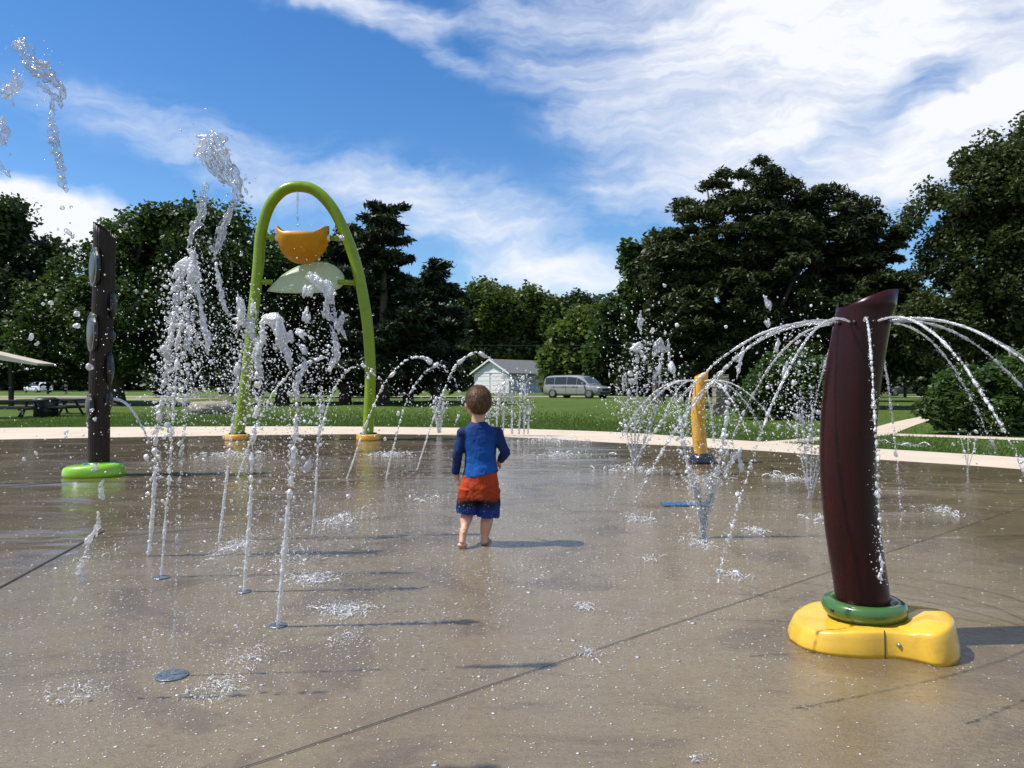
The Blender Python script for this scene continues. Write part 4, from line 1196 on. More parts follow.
def garage():
    D = 90.0
    c = P(474, 384, D); c.z = -.03
    ang = R(-40)       # gable front faces the camera, a little to the left
    root = empty('garage', c, ang); tag(root, 'white gabled garage with grey roof beyond the lawn', 'garage')
    W, L, E, Rz = 5.4, 8.2, 2.35, 3.75
    # front wall in local XZ plane y=0, length along +Y
    def clad(name, m_, boards, parent=root):
        mb = MB()
        for q in boards: mb.prism(*q)
        return mb.build(name, m_, parent)
    wall = clad('wall', WSIDE, [([(0, 0, 0), (W, 0, 0), (W, 0, E), (W / 2, 0, Rz), (0, 0, E)], (0, .12, 0)), ([(.0, .12, 0), (.12, .12, 0), (.12, .12, E), (0, .12, E)], (0, L - .12, 0))])
    side = clad('side_wall', SHADE_SIDE, [([(W - .12, .12, 0), (W, .12, 0), (W, .12, E), (W - .12, .12, E)], (0, L - .24, 0)), ([(0, L - .12, 0), (W, L - .12, 0), (W, L - .12, E), (W / 2, L - .12, Rz), (0, L - .12, E)], (0, .12, 0))])
    mb = MB()
    for s in (0, 1):
        x0 = -.35 if s == 0 else W + .35; z0 = E - .22
        mb.prism([(W / 2, -.35, Rz + .03), (x0, -.35, z0), (x0, -.35, z0 + .14), (W / 2, -.35, Rz + .19)], (0, L + .7, 0))
    rf = mb.build('roof', ROOF, root)
    mb = MB()
    for s in (0, 1):
        x0 = -.36 if s == 0 else W + .36; z0 = E - .23
        mb.prism([(W / 2, -.40, Rz + .0), (x0, -.40, z0 - .03), (x0, -.40, z0 + .15), (W / 2, -.40, Rz + .21)], (0, .045, 0))
    mb.build('fascia', WHITEP, rf)
    MB().box((W / 2, -.05, E + .02), (W + .1, .1, .14)).build('trim_board', WHITEP, root)
    for x in (1.6, 3.8):
        d = MB().box((x, -.03, 1.12), (1.85, .08, 2.2)).build('door', WHITEP, root)
        mb = MB()
        for q in range(4): mb.box((x, -.075, .3 + q * .55), (1.8, .02, .03))
        mb.build('door_panel', SHADE_SIDE, d)
    for y in (2.2, 4.4, 6.4):
        w = MB().box((W + .02, y, 1.5), (.06, .9, .8)).build('window', CGLASS, root)
        MB().box((W + .06, y, 1.5), (.03, .05, .8)).box((W + .062, y, 1.93), (.04, 1.0, .07)).box((W + .063, y, 1.07), (.05, 1.0, .07)).build('frame', SHADE_SIDE, w)
garage()

def brick_house():
    D = 82.0
    c = P(878, 384, D); c.z = -.03
    root = empty('brick_house', c, 0); tag(root, 'low brick house with pale roof seen between column and shrub at right', 'house')
    MB().box((2.2, 2, .95), (4.6, 4, 1.9)).build('wall', BRICK, root)
    rf = MB().prism([(-.3, -.4, 1.9), (4.8, -.4, 1.9), (4.4, 2, 3.0), (.1, 2, 3.0)], (0, .0, .14)).build('roof', PROOF, root)
    MB().prism([(4.8, 4.4, 1.9), (-.3, 4.4, 1.9), (.1, 2.01, 3.0), (4.4, 2.01, 3.0)], (0, 0, .14)).build('rear_roof', PROOF, root)
    for x in (1.0, 3.3):
        w = MB().box((x, -.01, 1.15), (.9, .08, .8)).build('window', CGLASS, root)
        MB().box((x, -.055, 1.58), (1.0, .03, .08)).box((x, -.055, .72), (1.0, .03, .08)).box((x, -.056, 1.15), (.05, .03, .8)).build('frame', WHITEP, w)
BRICK = pmat('orange_brick', (0.36, 0.13, 0.065), 0.85, vary=.2, scale=5)
PROOF = pmat('pale_roof', (0.55, 0.56, 0.56), 0.7, vary=.1)
brick_house()

def shelter():
    D = 34.0
    c = P(-40, 384, D); c.z = -.03
    root = empty('picnic_shelter', c, 0); tag(root, 'beige roofed picnic shelter standing at the left edge', 'shelter')
    W = 3.45
    MB().prism([(-3.2, 0, 2.55), (0.0, 0, 2.75), (W, 0, 1.96), (W, 0, 1.86), (0.0, 0, 2.36), (-3.2, 0, 2.2)], (0, 1.4, 0)).build('roof', BEIGE, root)
    for x, y in ((1.5, .2), (1.5, 1.2), (-2.6, .2), (-2.6, 1.2)):
        MB().box((x, y, 1.1), (.16, .16, 2.2)).build('post', DWOOD, root)
BEIGE = pmat('beige_metal_roof', (0.50, 0.46, 0.38), 0.6, vary=.08)
shelter()

def picnic_table(label, px, D, rz, m_, s=.7):
    c = P(px, 384, D); c.z = -.03
    root = empty('picnic_table', c, rz); tag(root, label, 'picnic table', 'picnic tables on the lawn')
    MB().box((0, 0, .74 * s), (1.9, .75, .05)).build('table_top', m_, root)
    for y in (-.68, .68): MB().box((0, y, .44 * s), (1.9, .26, .045)).build('bench', m_, root)
    for x in (-.65, .65):
        mb = MB()
        for sy in (-1, 1):
            mb.tube([(x, sy * .2, .71 * s), (x, sy * .62, 0)], .035, 8)
        mb.box((x, 0, .40 * s), (.06, 1.5, .07))
        mb.build('leg', DWOOD, root)
    return root
picnic_table('dark picnic table at the left edge of the lawn', 8, 23, R(8), DWOOD)
picnic_table('dark picnic table right of the trash barrel', 52, 24.5, R(-6), DWOOD)
picnic_table('weathered pale topped picnic table left of the brown ribbed column', 78, 26.5, R(4), WOOD)
def barrel():
    c = P(46, 384, 24.0); c.z = -.03
    r = empty('trash_barrel', c); tag(r, 'dark trash barrel between the picnic tables', 'trash barrel')
    MB().lathe([(.33, 0), (.35, .02), (.34, .16), (.355, .18), (.34, .2), (.345, .34), (.355, .36), (.34, .38), (.34, .50), (.35, .52), (.32, .52), (.31, .3)], (0, 0, 0), 24).build('barrel', BLACKP, r, True)
    MB().lathe([(.355, .51), (.37, .53), (.36, .56), (.25, .60), (.12, .60), (.1, .55)], (0, 0, 0), 24).build('lid', BLACKP, r, True)
barrel()
for px, D, lab in ((66, 76, 'pale wooden post near the road right of the white car'), (48, 78, 'slim dark wooden post beside the white car')):
    c = P(px, 384, D); c.z = -.03
    o = MB().box((0, 0, .62), (.2, .2, 1.25)).box((0, 0, 1.27), (.26, .26, .06)).build('fence_post', WOOD if px == 66 else DWOOD, None, bevel=.02); o.location = c; tag(o, lab, 'post')

def boulder(label, px0, px1, D, hgt, seed):
    rs = random.Random(seed)
    mb = MB(); x0 = (px0 - 512) / F * D; x1 = (px1 - 512) / F * D
    mb.ell((0, 0, hgt * .35), ((x1 - x0) / 2, .8, hgt * .65), None, 4)
    from mathutils import noise as mn
    for v in mb.bm.verts:
        n = mn.fractal(v.co * 1.4 + Vector((seed, 0, 0)), .8, 2.0, 5)
        v.co += v.co.normalized() * n * .16
        v.co.z = max(v.co.z, -.05)
        if v.co.z > hgt * .75: v.co.z = hgt * .75 + (v.co.z - hgt * .75) * .4
    o = mb.build('boulder', STONE, None, True); o.location = ((x0 + x1) / 2, D, -.02)
    tag(o, label, 'boulder')
STONE = pmat('sandstone', (0.24, 0.21, 0.165), 0.9, vary=.25, scale=3, bump=.8, bscale=12, dirt=(.16, .15, .12), dirt_amt=.5)
boulder('long flat pale boulder on the lawn left of the green arch', 190, 236, 26.5, .50, 3)

def pillar():
    D = 25.0
    c = P(721, 384, D); c.z = -.03
    r = empty('stone_pillar', c); tag(r, 'stacked sandstone pillar standing right of the ochre column', 'stone pillar')
    z = 0
    for i, (w, h) in enumerate(((.56, .36), (.50, .26), (.44, .30), (.50, .22), (.44, .2))):
        mb = MB().box((random.uniform(-.03, .03), 0, z + h / 2), (w, .42, h - .012), random.uniform(-.12, .12))
        bmesh.ops.subdivide_edges(mb.bm, edges=mb.bm.edges[:], cuts=3, use_grid_fill=True)
        for v in mb.bm.verts: v.co += Vector((random.uniform(-1, 1), random.uniform(-1, 1), random.uniform(-.4, .4))) * .012
        mb.build('stone_block', STONE, r, False, bevel=.01); z += h
pillar()

def play_shelter():
    D = 40.0
    r = empty('park_shelter', (P(715, 384, D).x, D, -.03)); tag(r, 'teal roofed park shelter with dark posts under the cedar', 'shelter')
    def L(px): return (px - 715) / F * D
    for a, b_, z0, z1 in ((663, 690, 1.18, 1.62), (737, 756, 1.05, 1.75), (756, 770, 1.6, 2.4)):
        MB().prism([(L(a), 0, z0), (L(b_), 0, z0), (L(b_) - .15, .8, z1), (L(a) + .15, .8, z1)], (0, .05, .05)).build('roof_panel', TEAL, r)
    for px in (666, 687, 740, 768):
        MB().box((L(px), .5, .75 if px < 760 else 1.1), (.12, .12, 1.5 if px < 760 else 2.2)).build('post', DWOOD, r)
TEAL = pmat('teal_metal', (0.03, 0.33, 0.26), 0.45, vary=.1)
play_shelter()

# power line far behind
mb = MB(); pts = [(-30 + i * 5, 58, 3.95 - .0 + .012 * (i - 6) ** 2) for i in range(13)]
mb.tube(pts, .014, 5); tag(mb.build('power_line', TRIM, None), 'thin power line crossing in front of the far trees', 'cable')
for px, D, hh in ((-30 / 58 * F + 512, 58, 4.6), (30 / 58 * F + 512, 58, 4.6)):
    o = MB().tube([(0, 0, 0), (0, 0, hh)], [.12, .09], 10).box((0, 0, hh - .2), (1.2, .08, .1)).build('utility_pole', DWOOD, None)
    o.location = ((px - 512) / F * D, D, -.03); tag(o, 'dark utility pole at the %s end of the power line' % ('left' if px < 512 else 'right'), 'utility pole')

# ================================================================ WATER
def _ico(sub):
    bm = bmesh.new(); bmesh.ops.create_icosphere(bm, subdivisions=sub, radius=1)
    V = np.array([v.co[:] for v in bm.verts]); Fc = np.array([[v.index for v in f.verts] for f in bm.faces]); bm.free()
    return V, Fc
ICO = {1: _ico(1), 2: _ico(2), 3: _ico(3)}

class Water:
    def __init__(s, D): s.V = []; s.F = []; s.n = 0; s.D = D; s.k = D / F; s.sheet = None; s.loose = None; s.is_sheet = False      # k: metres per pixel there
    def add(s, V, Fc): s.V.append(V); s.F.append(Fc + s.n); s.n += len(V)
    def drops(s, c, r, ax=None, stretch=None, sub=None, wob=0.36):
        """c (N,3), r (N,), ax optional (N,3) stretch axis, stretch (N,)"""
        c = np.asarray(c, float); r = np.asarray(r, float)
        N = len(c)
        if N == 0: return
        if not s.is_sheet:
            if s.loose is None: s.loose = Water(s.D); s.loose.is_sheet = True
            return s.loose.drops(c, r, ax, stretch, sub, wob)
        px = r / np.maximum(c[:, 1], .5) * F
        for lvl, sel in ((1, px < 1.3), (2, (px >= 1.3) & (px < 5)), (3, px >= 5)):
            if sub is not None: sel = np.ones(N, bool) if lvl == sub else np.zeros(N, bool)
            m = int(sel.sum())
            if m == 0: continue
            T, Fc = ICO[lvl]
            cc, rr = c[sel], r[sel]
            sc = rng.uniform(0.72, 1.28, (m, 3))
            q = rng.normal(size=(m, 3, 3)); Q, _ = np.linalg.qr(q)
            X = T[None] * (1 + wob * np.sin(T[None, :, [1, 2, 0]] * rng.uniform(1.5, 3.5, (m, 1, 3)) + rng.uniform(0, 6, (m, 1, 3))))
            X = np.einsum('mij,mkj->mki', Q, X * sc[:, None]) * rr[:, None, None]
            if ax is not None:
                a = ax[sel]; st = (stretch[sel] - 1)[:, None, None]
                X = X + st * np.einsum('mki,mi->mk', X, a)[:, :, None] * a[:, None, :]
            X = X + cc[:, None]
            Fq = (Fc[None] + (np.arange(m) * len(T))[:, None, None]).reshape(-1, 3)
            s.add(X.reshape(-1, 3), Fq)
    def tube(s, pts, rad, n=8, jit=0.0):
        pts = np.asarray(pts, float); m = len(pts); rad = np.broadcast_to(rad, m).astype(float)
        d = np.gradient(pts, axis=0); d /= np.linalg.norm(d, axis=1)[:, None] + 1e-12
        a = np.array([0, 1., 0]); u = a - d * (d @ a)[:, None]; u /= np.linalg.norm(u, axis=1)[:, None] + 1e-9
        w = np.cross(d, u)
        th = np.arange(n) * 2 * np.pi / n
        rr = rad[:, None] * (1 + rng.uniform(-.22, .22, (m, n)))
        X = pts[:, None] + u[:, None] * (np.cos(th)[None] * rr)[..., None] + w[:, None] * (np.sin(th)[None] * rr)[..., None]
        V = X.reshape(-1, 3)
        i = np.arange(m - 1)[:, None] * n; k = np.arange(n)[None]; k2 = (k + 1) % n
        A = (i + k).ravel(); B_ = (i + k2).ravel(); C_ = (i + n + k2).ravel(); D_ = (i + n + k).ravel()
        Fc = np.concatenate([np.c_[A, B_, C_], np.c_[A, C_, D_]])
        capA = np.c_[np.zeros(n - 2, int), np.arange(2, n), np.arange(1, n - 1)]
        capB = np.c_[np.zeros(n - 2, int), np.arange(1, n - 1), np.arange(2, n)] + (m - 1) * n
        s.add(V, np.concatenate([Fc, capA, capB]))
    def path3(s, pp, n, dy=0.0):
        """pp: (px, py[, dy metres]) at this jet's distance"""
        q = [P(p[0], p[1], s.D + (p[2] if len(p) > 2 else 0)) for p in pp]
        return np.array([tuple(v) for v in spline(q, n)])
    def stream(s, pts, r0, r1, brk=0.6, wav=0.35, drops=0.6, spray=0.0, sprayn=0, sr=(0.4, 1.0), gap=1.0):
        """a jet along pts: solid with ripples up to brk, then beads. radii in metres"""
        pts = np.asarray(pts); seg = np.linalg.norm(np.diff(pts, axis=0), axis=1); L = np.r_[0, np.cumsum(seg)]; T = L[-1]
        def at(l): return np.c_[np.interp(l, L, pts[:, 0]), np.interp(l, L, pts[:, 1]), np.interp(l, L, pts[:, 2])]
        if brk > 0:
            n = max(6, int(T * brk / (r0 * .9)))
            l = np.linspace(0, T * brk, n)
            c = at(l)
            nz = np.convolve(rng.normal(0, 1, n + 8), np.ones(5) / 5, 'same')[4:-4] * 1.6
            f = np.linspace(0, 1, n)
            rad = (r0 + (r1 - r0) * f * brk) * (1 + wav * nz * (.35 + .65 * f)); rad = np.maximum(rad, r0 * .25)
            off = np.cumsum(rng.normal(0, 1, (n, 3)), axis=0); off -= np.linspace(0, 1, n)[:, None] * off[-1]
            c = c + off * r0 * .10 * f[:, None]
            # torn pieces: split in lumps in the upper part
            cut = [0]; i = int(n * .55)
            while i < n - 4:
                i += random.randint(5, 16); 
                if i < n - 3: cut.append(i)
            cut.append(n)
            for a, b_ in zip(cut, cut[1:]):
                if b_ - a >= 4:
                    rr = rad[a:b_].copy(); 
                    if a > 0: rr[0] *= .35; rr[1] *= .8
                    if True: rr[-1] *= .35; rr[-2] *= .8
                    s.tube(c[a:b_], rr, 8)
        # beads
        l0 = T * brk; l = []; x = l0
        while x < T:
            f = x / T; l.append(x); x += (r0 + (r1 - r0) * f) * random.uniform(1.2, 3.6) * gap
        if l:
            l = np.array(l); c = at(l); f = l / T
            ax = at(np.minimum(l + .01, T)) - at(l - .01); ax /= np.linalg.norm(ax, axis=1)[:, None] + 1e-9
            rb = (r0 + (r1 - r0) * f)
            s.drops(c + rng.normal(0, 1, c.shape) * (rb * .55 * f)[:, None], rb * np.minimum(rng.lognormal(-.25, .42, len(l)), 1.5), ax, rng.uniform(.8, 2.4, len(l)))
        # side droplets
        nd = int(T / r0 * drops)
        if nd:
            l = T * rng.beta(1.6, 1.1, nd); c = at(l); f = l / T
            s.drops(c + rng.normal(0, 1, c.shape) * ((r1 * 2.0) * (.25 + f))[:, None] , r0 * rng.uniform(.16, .5, nd))
        if sprayn:
            l = T * rng.beta(2.2, 1.1, sprayn); c = at(l); f = l / T
            o = rng.normal(0, 1, c.shape) * np.array([1, .6, .8]) * (spray * (.3 + f))[:, None]
            s.drops(c + o, s.k * rng.uniform(sr[0], sr[1], sprayn) * rng.lognormal(-.1, .35, sprayn))
    def clump(s, pp, rpx, n=None, dens=1.0, spread=.75):
        """thick torn water: overlapping lumps and thin threads along a pixel path"""
        if s.D < 9:
            if s.sheet is None: s.sheet = Water(s.D + 100); s.sheet.is_sheet = True
            t_ = s.sheet; t_.k = s.k
            c0 = s.path3(pp, 60); s._clump(t_, c0, rpx, n, dens, spread); return
        s._clump(s, s.path3(pp, 60), rpx, n, dens, spread)
    def _clump(s0, s, c, rpx, n, dens, spread):
        seg = np.linalg.norm(np.diff(c, axis=0), axis=1).sum()
        R_ = rpx * s.k
        n = n or max(4, int(seg / R_ * 7 * dens))
        i = rng.random(n) * 59; i0 = i.astype(int)
        p = c[i0] + (c[np.minimum(i0 + 1, 59)] - c[i0]) * (i - i0)[:, None]
        d = c[np.minimum(i0 + 1, 59)] - c[i0]; d /= np.linalg.norm(d, axis=1)[:, None] + 1e-9
        prof = .5 + .5 * np.sin(np.pi * np.clip(i / 59, .08, .95))
        p += rng.normal(0, 1, p.shape) * (R_ * spread * .6 * prof)[:, None]
        s.drops(p, R_ * prof * rng.uniform(.16, .48, n), d, rng.uniform(1.2, 3.6, n), wob=.3)
        for q in range(max(2, n // 9)):       # threads
            a = random.randint(0, 40); b_ = min(59, a + random.randint(8, 22))
            idx = np.arange(a, b_)
            off = rng.normal(0, R_ * .5, 3) + np.cumsum(rng.normal(0, R_ * .05, (len(idx), 3)), axis=0)
            s.tube(c[idx] + off, R_ * .13 * (1 + .5 * np.sin(np.arange(len(idx)) * .9)), 6)
        m = int(n * 1.2)
        j = rng.integers(0, 60, m)
        s.drops(c[j] + rng.normal(0, 1, (m, 3)) * R_ * 1.5, R_ * rng.uniform(.05, .16, m))
    def cloud(s, px0, px1, py0, py1, n, sr=(.35, 1.1), dd=.35, gauss=True):
        if gauss:
            x = rng.normal((px0 + px1) / 2, (px1 - px0) / 4, n); y = rng.normal((py0 + py1) / 2, (py1 - py0) / 4, n)
        else:
            x = rng.uniform(px0, px1, n); y = rng.uniform(py0, py1, n)
        D = s.D + rng.normal(0, dd, n) * .5
        c = np.c_[(x - 512) / F * D, D, 1 - (y - 384) / F * D]
        ok = c[:, 2] > .01
        sr = (sr[0] * .8, sr[1] * .78)
        s.drops(c[ok], (s.k * rng.uniform(sr[0], sr[1], n) * rng.lognormal(-.2, .4, n))[ok])
    def build(s, name, label, m=None, group='ground jets', cat='water jet', kind='thing'):
        if kind == 'stuff' and s.loose is not None:
            for v_, f_ in zip(s.loose.V, s.loose.F): s.add(v_, f_ - f_.min())
            s.loose = None
        L = [q for q in (s, s.sheet, s.loose) if q is not None and q.V]
        allx = np.concatenate([v for q in L for v in q.V])[:, 0]
        base = np.array([float((allx.min() + allx.max()) / 2), s.D, 0.0])
        def mk(nm, q, par):
            V = np.concatenate(q.V); V[:, 2] = np.maximum(V[:, 2], 0.0008)
            return npmesh(nm, V - base, np.concatenate(q.F), m or WATER, par, True)
        o = mk(name, s, None) if s.V else empty(name, (0, 0, 0))
        if s.loose is not None:
            mk('droplets', s.loose, o)['kind'] = 'stuff'
        if s.sheet is not None:
            o2 = mk('water_sheet', s.sheet, o)
            if m is None or m is WATER: o2.data.materials[0] = WATER_THIN
            md = o2.modifiers.new('r', 'REMESH'); md.mode = 'VOXEL'; md.voxel_size = s.k * .62; md.use_smooth_shade = True
            md = o2.modifiers.new('s', 'SMOOTH'); md.iterations = 4; md.factor = .5
        o.location = tuple(base)
        tag(o, label, cat, group, kind if kind != 'thing' else None)
        return o

def Dof(py): return F / (py - 384)

# ---- near left group -------------------------------------------------
w = Water(Dof(676))
w.stream(w.path3([(172, 676), (174, 630), (176, 580), (178, 530), (180, 480), (183, 440), (186, 400), (188, 370)], 60), .0032, .0055, .30, .5, .5, gap=1.6)
w.clump([(199, 152), (207, 143), (218, 146), (222, 160), (228, 172), (235, 185), (238, 198)], 9, dens=1.5)
w.clump([(203, 150), (208, 162), (216, 172)], 6.5)
w.clump([(207, 182), (203, 200), (200, 218), (192, 232), (189, 246)], 4.2)
w.clump([(238, 196), (230, 212), (222, 228), (218, 245), (213, 262)], 4.2)
w.cloud(190, 250, 190, 300, 140, (.4, 1.6)); w.cloud(180, 230, 240, 400, 160, (.3, 1.2))
w.build('water_jet', 'tallest water jet with glassy clump at its top against the sky', WATER_CLEAR)

w = Water(Dof(556))
w.stream(w.path3([(149, 556), (152, 520), (155, 470), (159, 420), (166, 370), (173, 320), (178, 285), (184, 266)], 70), .0095, .014, .5, .4, 1.2, .05, 700, (.35, 1.3))
w.stream(w.path3([(170, 440), (168, 400), (170, 360), (175, 320), (182, 280)], 50), .007, .011, 0, .4, 1.0)
w.clump([(177, 290), (180, 272), (186, 263), (193, 272), (197, 290)], 6.5, dens=1.2)
w.clump([(196, 285), (201, 305), (203, 325), (208, 340), (208, 358)], 3.6)
w.clump([(183, 285), (186, 320), (185, 360)], 6, dens=.35, spread=2.2)
w.cloud(160, 212, 270, 430, 700, (.35, 1.5)); w.cloud(135, 225, 330, 470, 480, (.3, .9))
w.build('water_jet', 'leftmost tall ground jet leaning right, breaking into a dense white plume')

w = Water(Dof(577))
w.stream(w.path3([(161, 577), (164, 540), (167, 500), (170, 460), (174, 400), (178, 340), (190, 290), (197, 240)], 70), .0055, .009, .35, .5, .9, .04, 350, (.3, 1.2))
w.clump([(190, 250), (194, 262), (188, 280)], 4); w.clump([(216, 262), (220, 285), (224, 305), (230, 318)], 3.4)
w.cloud(165, 235, 300, 420, 420, (.3, 1.2))
w.build('water_jet', 'thin beaded ground jet just right of the leftmost tall jet')

w = Water(Dof(540))
w.stream(w.path3([(219, 541), (224, 500), (229, 450), (235, 400), (240, 360), (245, 330), (248, 312)], 70), .0075, .011, .55, .45, .8, .05, 300, (.3, 1.1))
w.clump([(236, 328), (243, 322), (252, 332), (255, 345)], 5); w.clump([(238, 292), (241, 308), (240, 320)], 4); w.clump([(253, 300), (252, 330)], 3.5)
w.cloud(205, 262, 290, 440, 420, (.3, 1.1))
w.build('water_jet', 'slender ground jet rising in front of the left leg of the arch')

w = Water(Dof(592))
w.stream(w.path3([(244, 592), (247, 550), (250, 500), (253, 450), (256, 410), (258, 380), (259, 352), (262, 335)], 70), .0085, .011, .62, .45, 1.0, .045, 350, (.3, 1.1))
w.clump([(258, 340), (258, 360), (261, 378)], 4); w.cloud(240, 285, 330, 460, 360, (.3, 1.0))
w.build('water_jet', 'white ground jet between the arch leg jet and the hooked jet')

w = Water(Dof(627))
w.stream(w.path3([(278, 626), (281, 590), (284, 550), (288, 510), (292, 470), (296, 430), (296, 395), (291, 365)], 80), .0088, .0105, .78, .5, 1.2, .035, 220, (.3, 1.1))
w.clump([(262, 322), (270, 318), (277, 322), (282, 335), (286, 350), (290, 366)], 6.5, dens=1.6)
w.clump([(262, 322), (262, 335), (266, 345)], 3.4); w.clump([(299, 356), (306, 364), (300, 374), (297, 392), (299, 400)], 3.6); w.clump([(312, 455), (306, 468), (300, 470)], 3)
w.clump([(300, 345), (306, 352)], 3.5)
w.cloud(262, 320, 330, 520, 300, (.3, 1.2))
w.build('water_jet', 'strong ground jet whose hooked white top curls over to the left')

w = Water(Dof(537))
w.stream(w.path3([(312, 536), (315, 500), (317, 460), (320, 420), (321, 380)], 60), .0068, .007, .7, .4, .6, .03, 120, (.3, 1.0))
w.clump([(310, 272), (318, 282), (327, 288), (330, 300), (336, 315)], 6, dens=1.2); w.clump([(329, 300), (325, 312), (336, 322)], 4)
w.clump([(311, 288), (308, 296)], 5.5); w.clump([(307, 312), (306, 322)], 5); w.clump([(298, 331), (304, 338)], 4); w.clump([(343, 313), (341, 325), (345, 336)], 4.2); w.clump([(331, 325), (336, 345), (333, 362), (330, 372)], 3.6)
w.cloud(290, 350, 300, 420, 320, (.35, 1.3)); w.cloud(270, 370, 380, 500, 240, (.3, .9))
w.build('water_jet', 'ground jet below the splash dish with torn water flung above it')

# free flying water, upper left
w = Water(1.88)
w.clump([(15, 48), (22, 44), (27, 60), (34, 68), (44, 70), (52, 78), (59, 88)], 7, dens=1.6); w.clump([(36, 83), (46, 90), (55, 97), (61, 106)], 3.5); w.clump([(58, 78), (62, 92), (61, 108)], 3)
w.clump([(53, 104), (52, 122), (55, 142), (59, 160), (62, 176), (66, 192)], 4.6, dens=1.1)
w.clump([(15, 72), (14, 84), (8, 92), (12, 103)], 5.5, dens=1.2); w.clump([(2, 116), (4, 130), (3, 145)], 4.6); w.clump([(8, 156), (10, 157)], 3); w.clump([(3, 168), (8, 174)], 4.2)
q = [(62, 208, 2), (71, 207, 1.4), (70, 223, 1.3), (68, 232, 2.6), (73, 236, 2), (58, 229, 1.2), (79, 253, 1.8), (70, 254, 1.6), (52, 52, 1), (44, 41, 1), (7, 47, 1)]
w.drops(np.array([tuple(P(a, b_, 1.88)) for a, b_, r in q]), np.array([r * w.k for a, b_, r in q]))
w.cloud(0, 60, 60, 140, 60, (.3, .8))
w.build('flying_water', 'clear glassy water flung across the blue sky at upper left', WATER_CLEAR, 'flying water', 'flying water')

w = Water(2.4)
q = [(51, 303, 4.2), (77, 314, 5), (77, 326, 4.8), (31, 337, 4.6), (37, 344, 3), (90, 367, 5.2), (62, 278, 2), (57, 290, 2.2), (95, 467, 5), (93, 470, 3), (92, 410, 3.2), (95, 419, 3), (60, 353, 2), (27, 369, 2), (46, 300, 1.8), (66, 432, 3.4), (66, 437, 2.4), (36, 453, 3), (24, 459, 2.4), (60, 446, 1.6)]
w.drops(np.array([tuple(P(a, b_, 2.4)) for a, b_, r in q]), np.array([r * w.k * .62 for a, b_, r in q]), wob=.35)
w.clump([(103, 478), (101, 492), (104, 500)], 3.2); w.clump([(99, 512), (97, 528), (90, 540), (84, 556)], 3.4, dens=.9); w.clump([(85, 560), (80, 572), (84, 585)], 3); w.clump([(76, 598), (75, 603)], 2.6); w.clump([(81, 612), (84, 614)], 2.5)
w.cloud(0, 140, 250, 470, 240, (.3, .95), gauss=False)
w.build('flying_water', 'scattered falling drops in front of the brown ribbed column', WATER_THIN, 'flying water', 'flying water')

w = Water(4.2)
w.cloud(120, 345, 250, 440, 1300, (.28, .95), 1.2); w.cloud(100, 420, 380, 560, 500, (.28, .9), 1.2, False)
w.cloud(150, 330, 430, 620, 350, (.3, 1.0), .8)
w.build('spray', 'fine spray hanging around the group of ground jets', WATER, None, 'spray', kind='stuff')

# ---- arching jets behind, left ----------------------------------------
def arc(D, pp, r, lab, brk=.5, tail=()):
    w = Water(D)
    n = 60
    w.stream(w.path3(pp, n), r * .75, r * 1.5, brk, .35, .35, gap=.85)
    for tp in tail: w.stream(w.path3(tp, 30), r, r * 1.4, 0, .4, .5, gap=1.6)
    xs = [p[0] for p in pp]; ys = [p[1] for p in pp]
    w.cloud(min(xs), max(xs) + 10, min(ys), min(ys) + 60, 70, (.3, .9))
    w.build('water_jet', lab, WATER, 'arching jets', 'water jet')
arc(8.2, [(226, 515), (240, 470), (256, 427), (272, 395), (285, 378), (300, 366), (321, 358), (331, 360), (342, 368)], .009, 'arching jet rising left of the hooked jet and bending right', .45)
arc(8.6, [(318, 442), (325, 415), (334, 390), (345, 373), (356, 366), (364, 366), (372, 371), (380, 378)], .010, 'arching jet peaking just left of the right arch leg', .4)
arc(8.0, [(338, 500), (350, 470), (362, 435), (376, 400), (389, 377), (404, 362), (418, 357), (430, 362), (438, 368)], .010, 'arching jet crossing in front of the right arch leg', .5)
arc(8.0, [(384, 490), (390, 460), (398, 430), (406, 402), (418, 381), (428, 370), (440, 365), (447, 371), (455, 381)], .010, 'arching jet between the right arch leg and the toddler', .5, [[(455, 381), (460, 395), (465, 405)]])
arc(8.6, [(417, 470), (428, 435), (440, 400), (447, 383), (453, 370), (463, 359), (477, 353), (487, 357), (495, 362)], .010, 'arching jet peaking just above the head of the toddler', .35, [[(455, 425), (461, 408), (465, 396)]])

# ---- far fountains ------------------------------------------------------
w = Water(14.6)
for x0, x1, top in ((490, 487, 403), (496, 500, 382), (503, 505, 376), (512, 512, 380), (519, 522, 374), (524, 526, 378), (528, 529, 402)):
    w.stream(w.path3([(x0, 434), ((x0 + x1) / 2, (434 + top) / 2), (x1, top)], 20), .016, .030, .45, .4, .8, .07, 60, (.4, .9))
w.cloud(480, 532, 380, 432, 220, (.35, .8))
w.build('water_jet', 'far cluster of white jets rising right beside the toddler', WATER_FAR, 'far fountains', 'fountain')
w = Water(15.0)
for x0, x1, top in ((438, 434, 397), (439, 438, 396), (440, 444, 400)):
    w.stream(w.path3([(x0, 433), ((x0 + x1) / 2, 415), (x1, top)], 20), .014, .026, .35, .4, .8, .06, 50, (.35, .8))
w.cloud(428, 452, 396, 432, 90, (.3, .7))
w.build('water_jet', 'small far fountain just left of the toddler', WATER_FAR, 'far fountains', 'fountain')
w = Water(9.4)
for x0, x1, top in ((92, 88, 424), (94, 94, 420), (97, 100, 424)):
    w.stream(w.path3([(x0, 462), ((x0 + x1) / 2, 440), (x1, top)], 20), .010, .013, .6, .3, .3)
w.cloud(82, 105, 415, 440, 30, (.3, .8))
w.build('water_jet', 'low small fountain beside the foot of the brown ribbed column', WATER, 'far fountains', 'fountain')

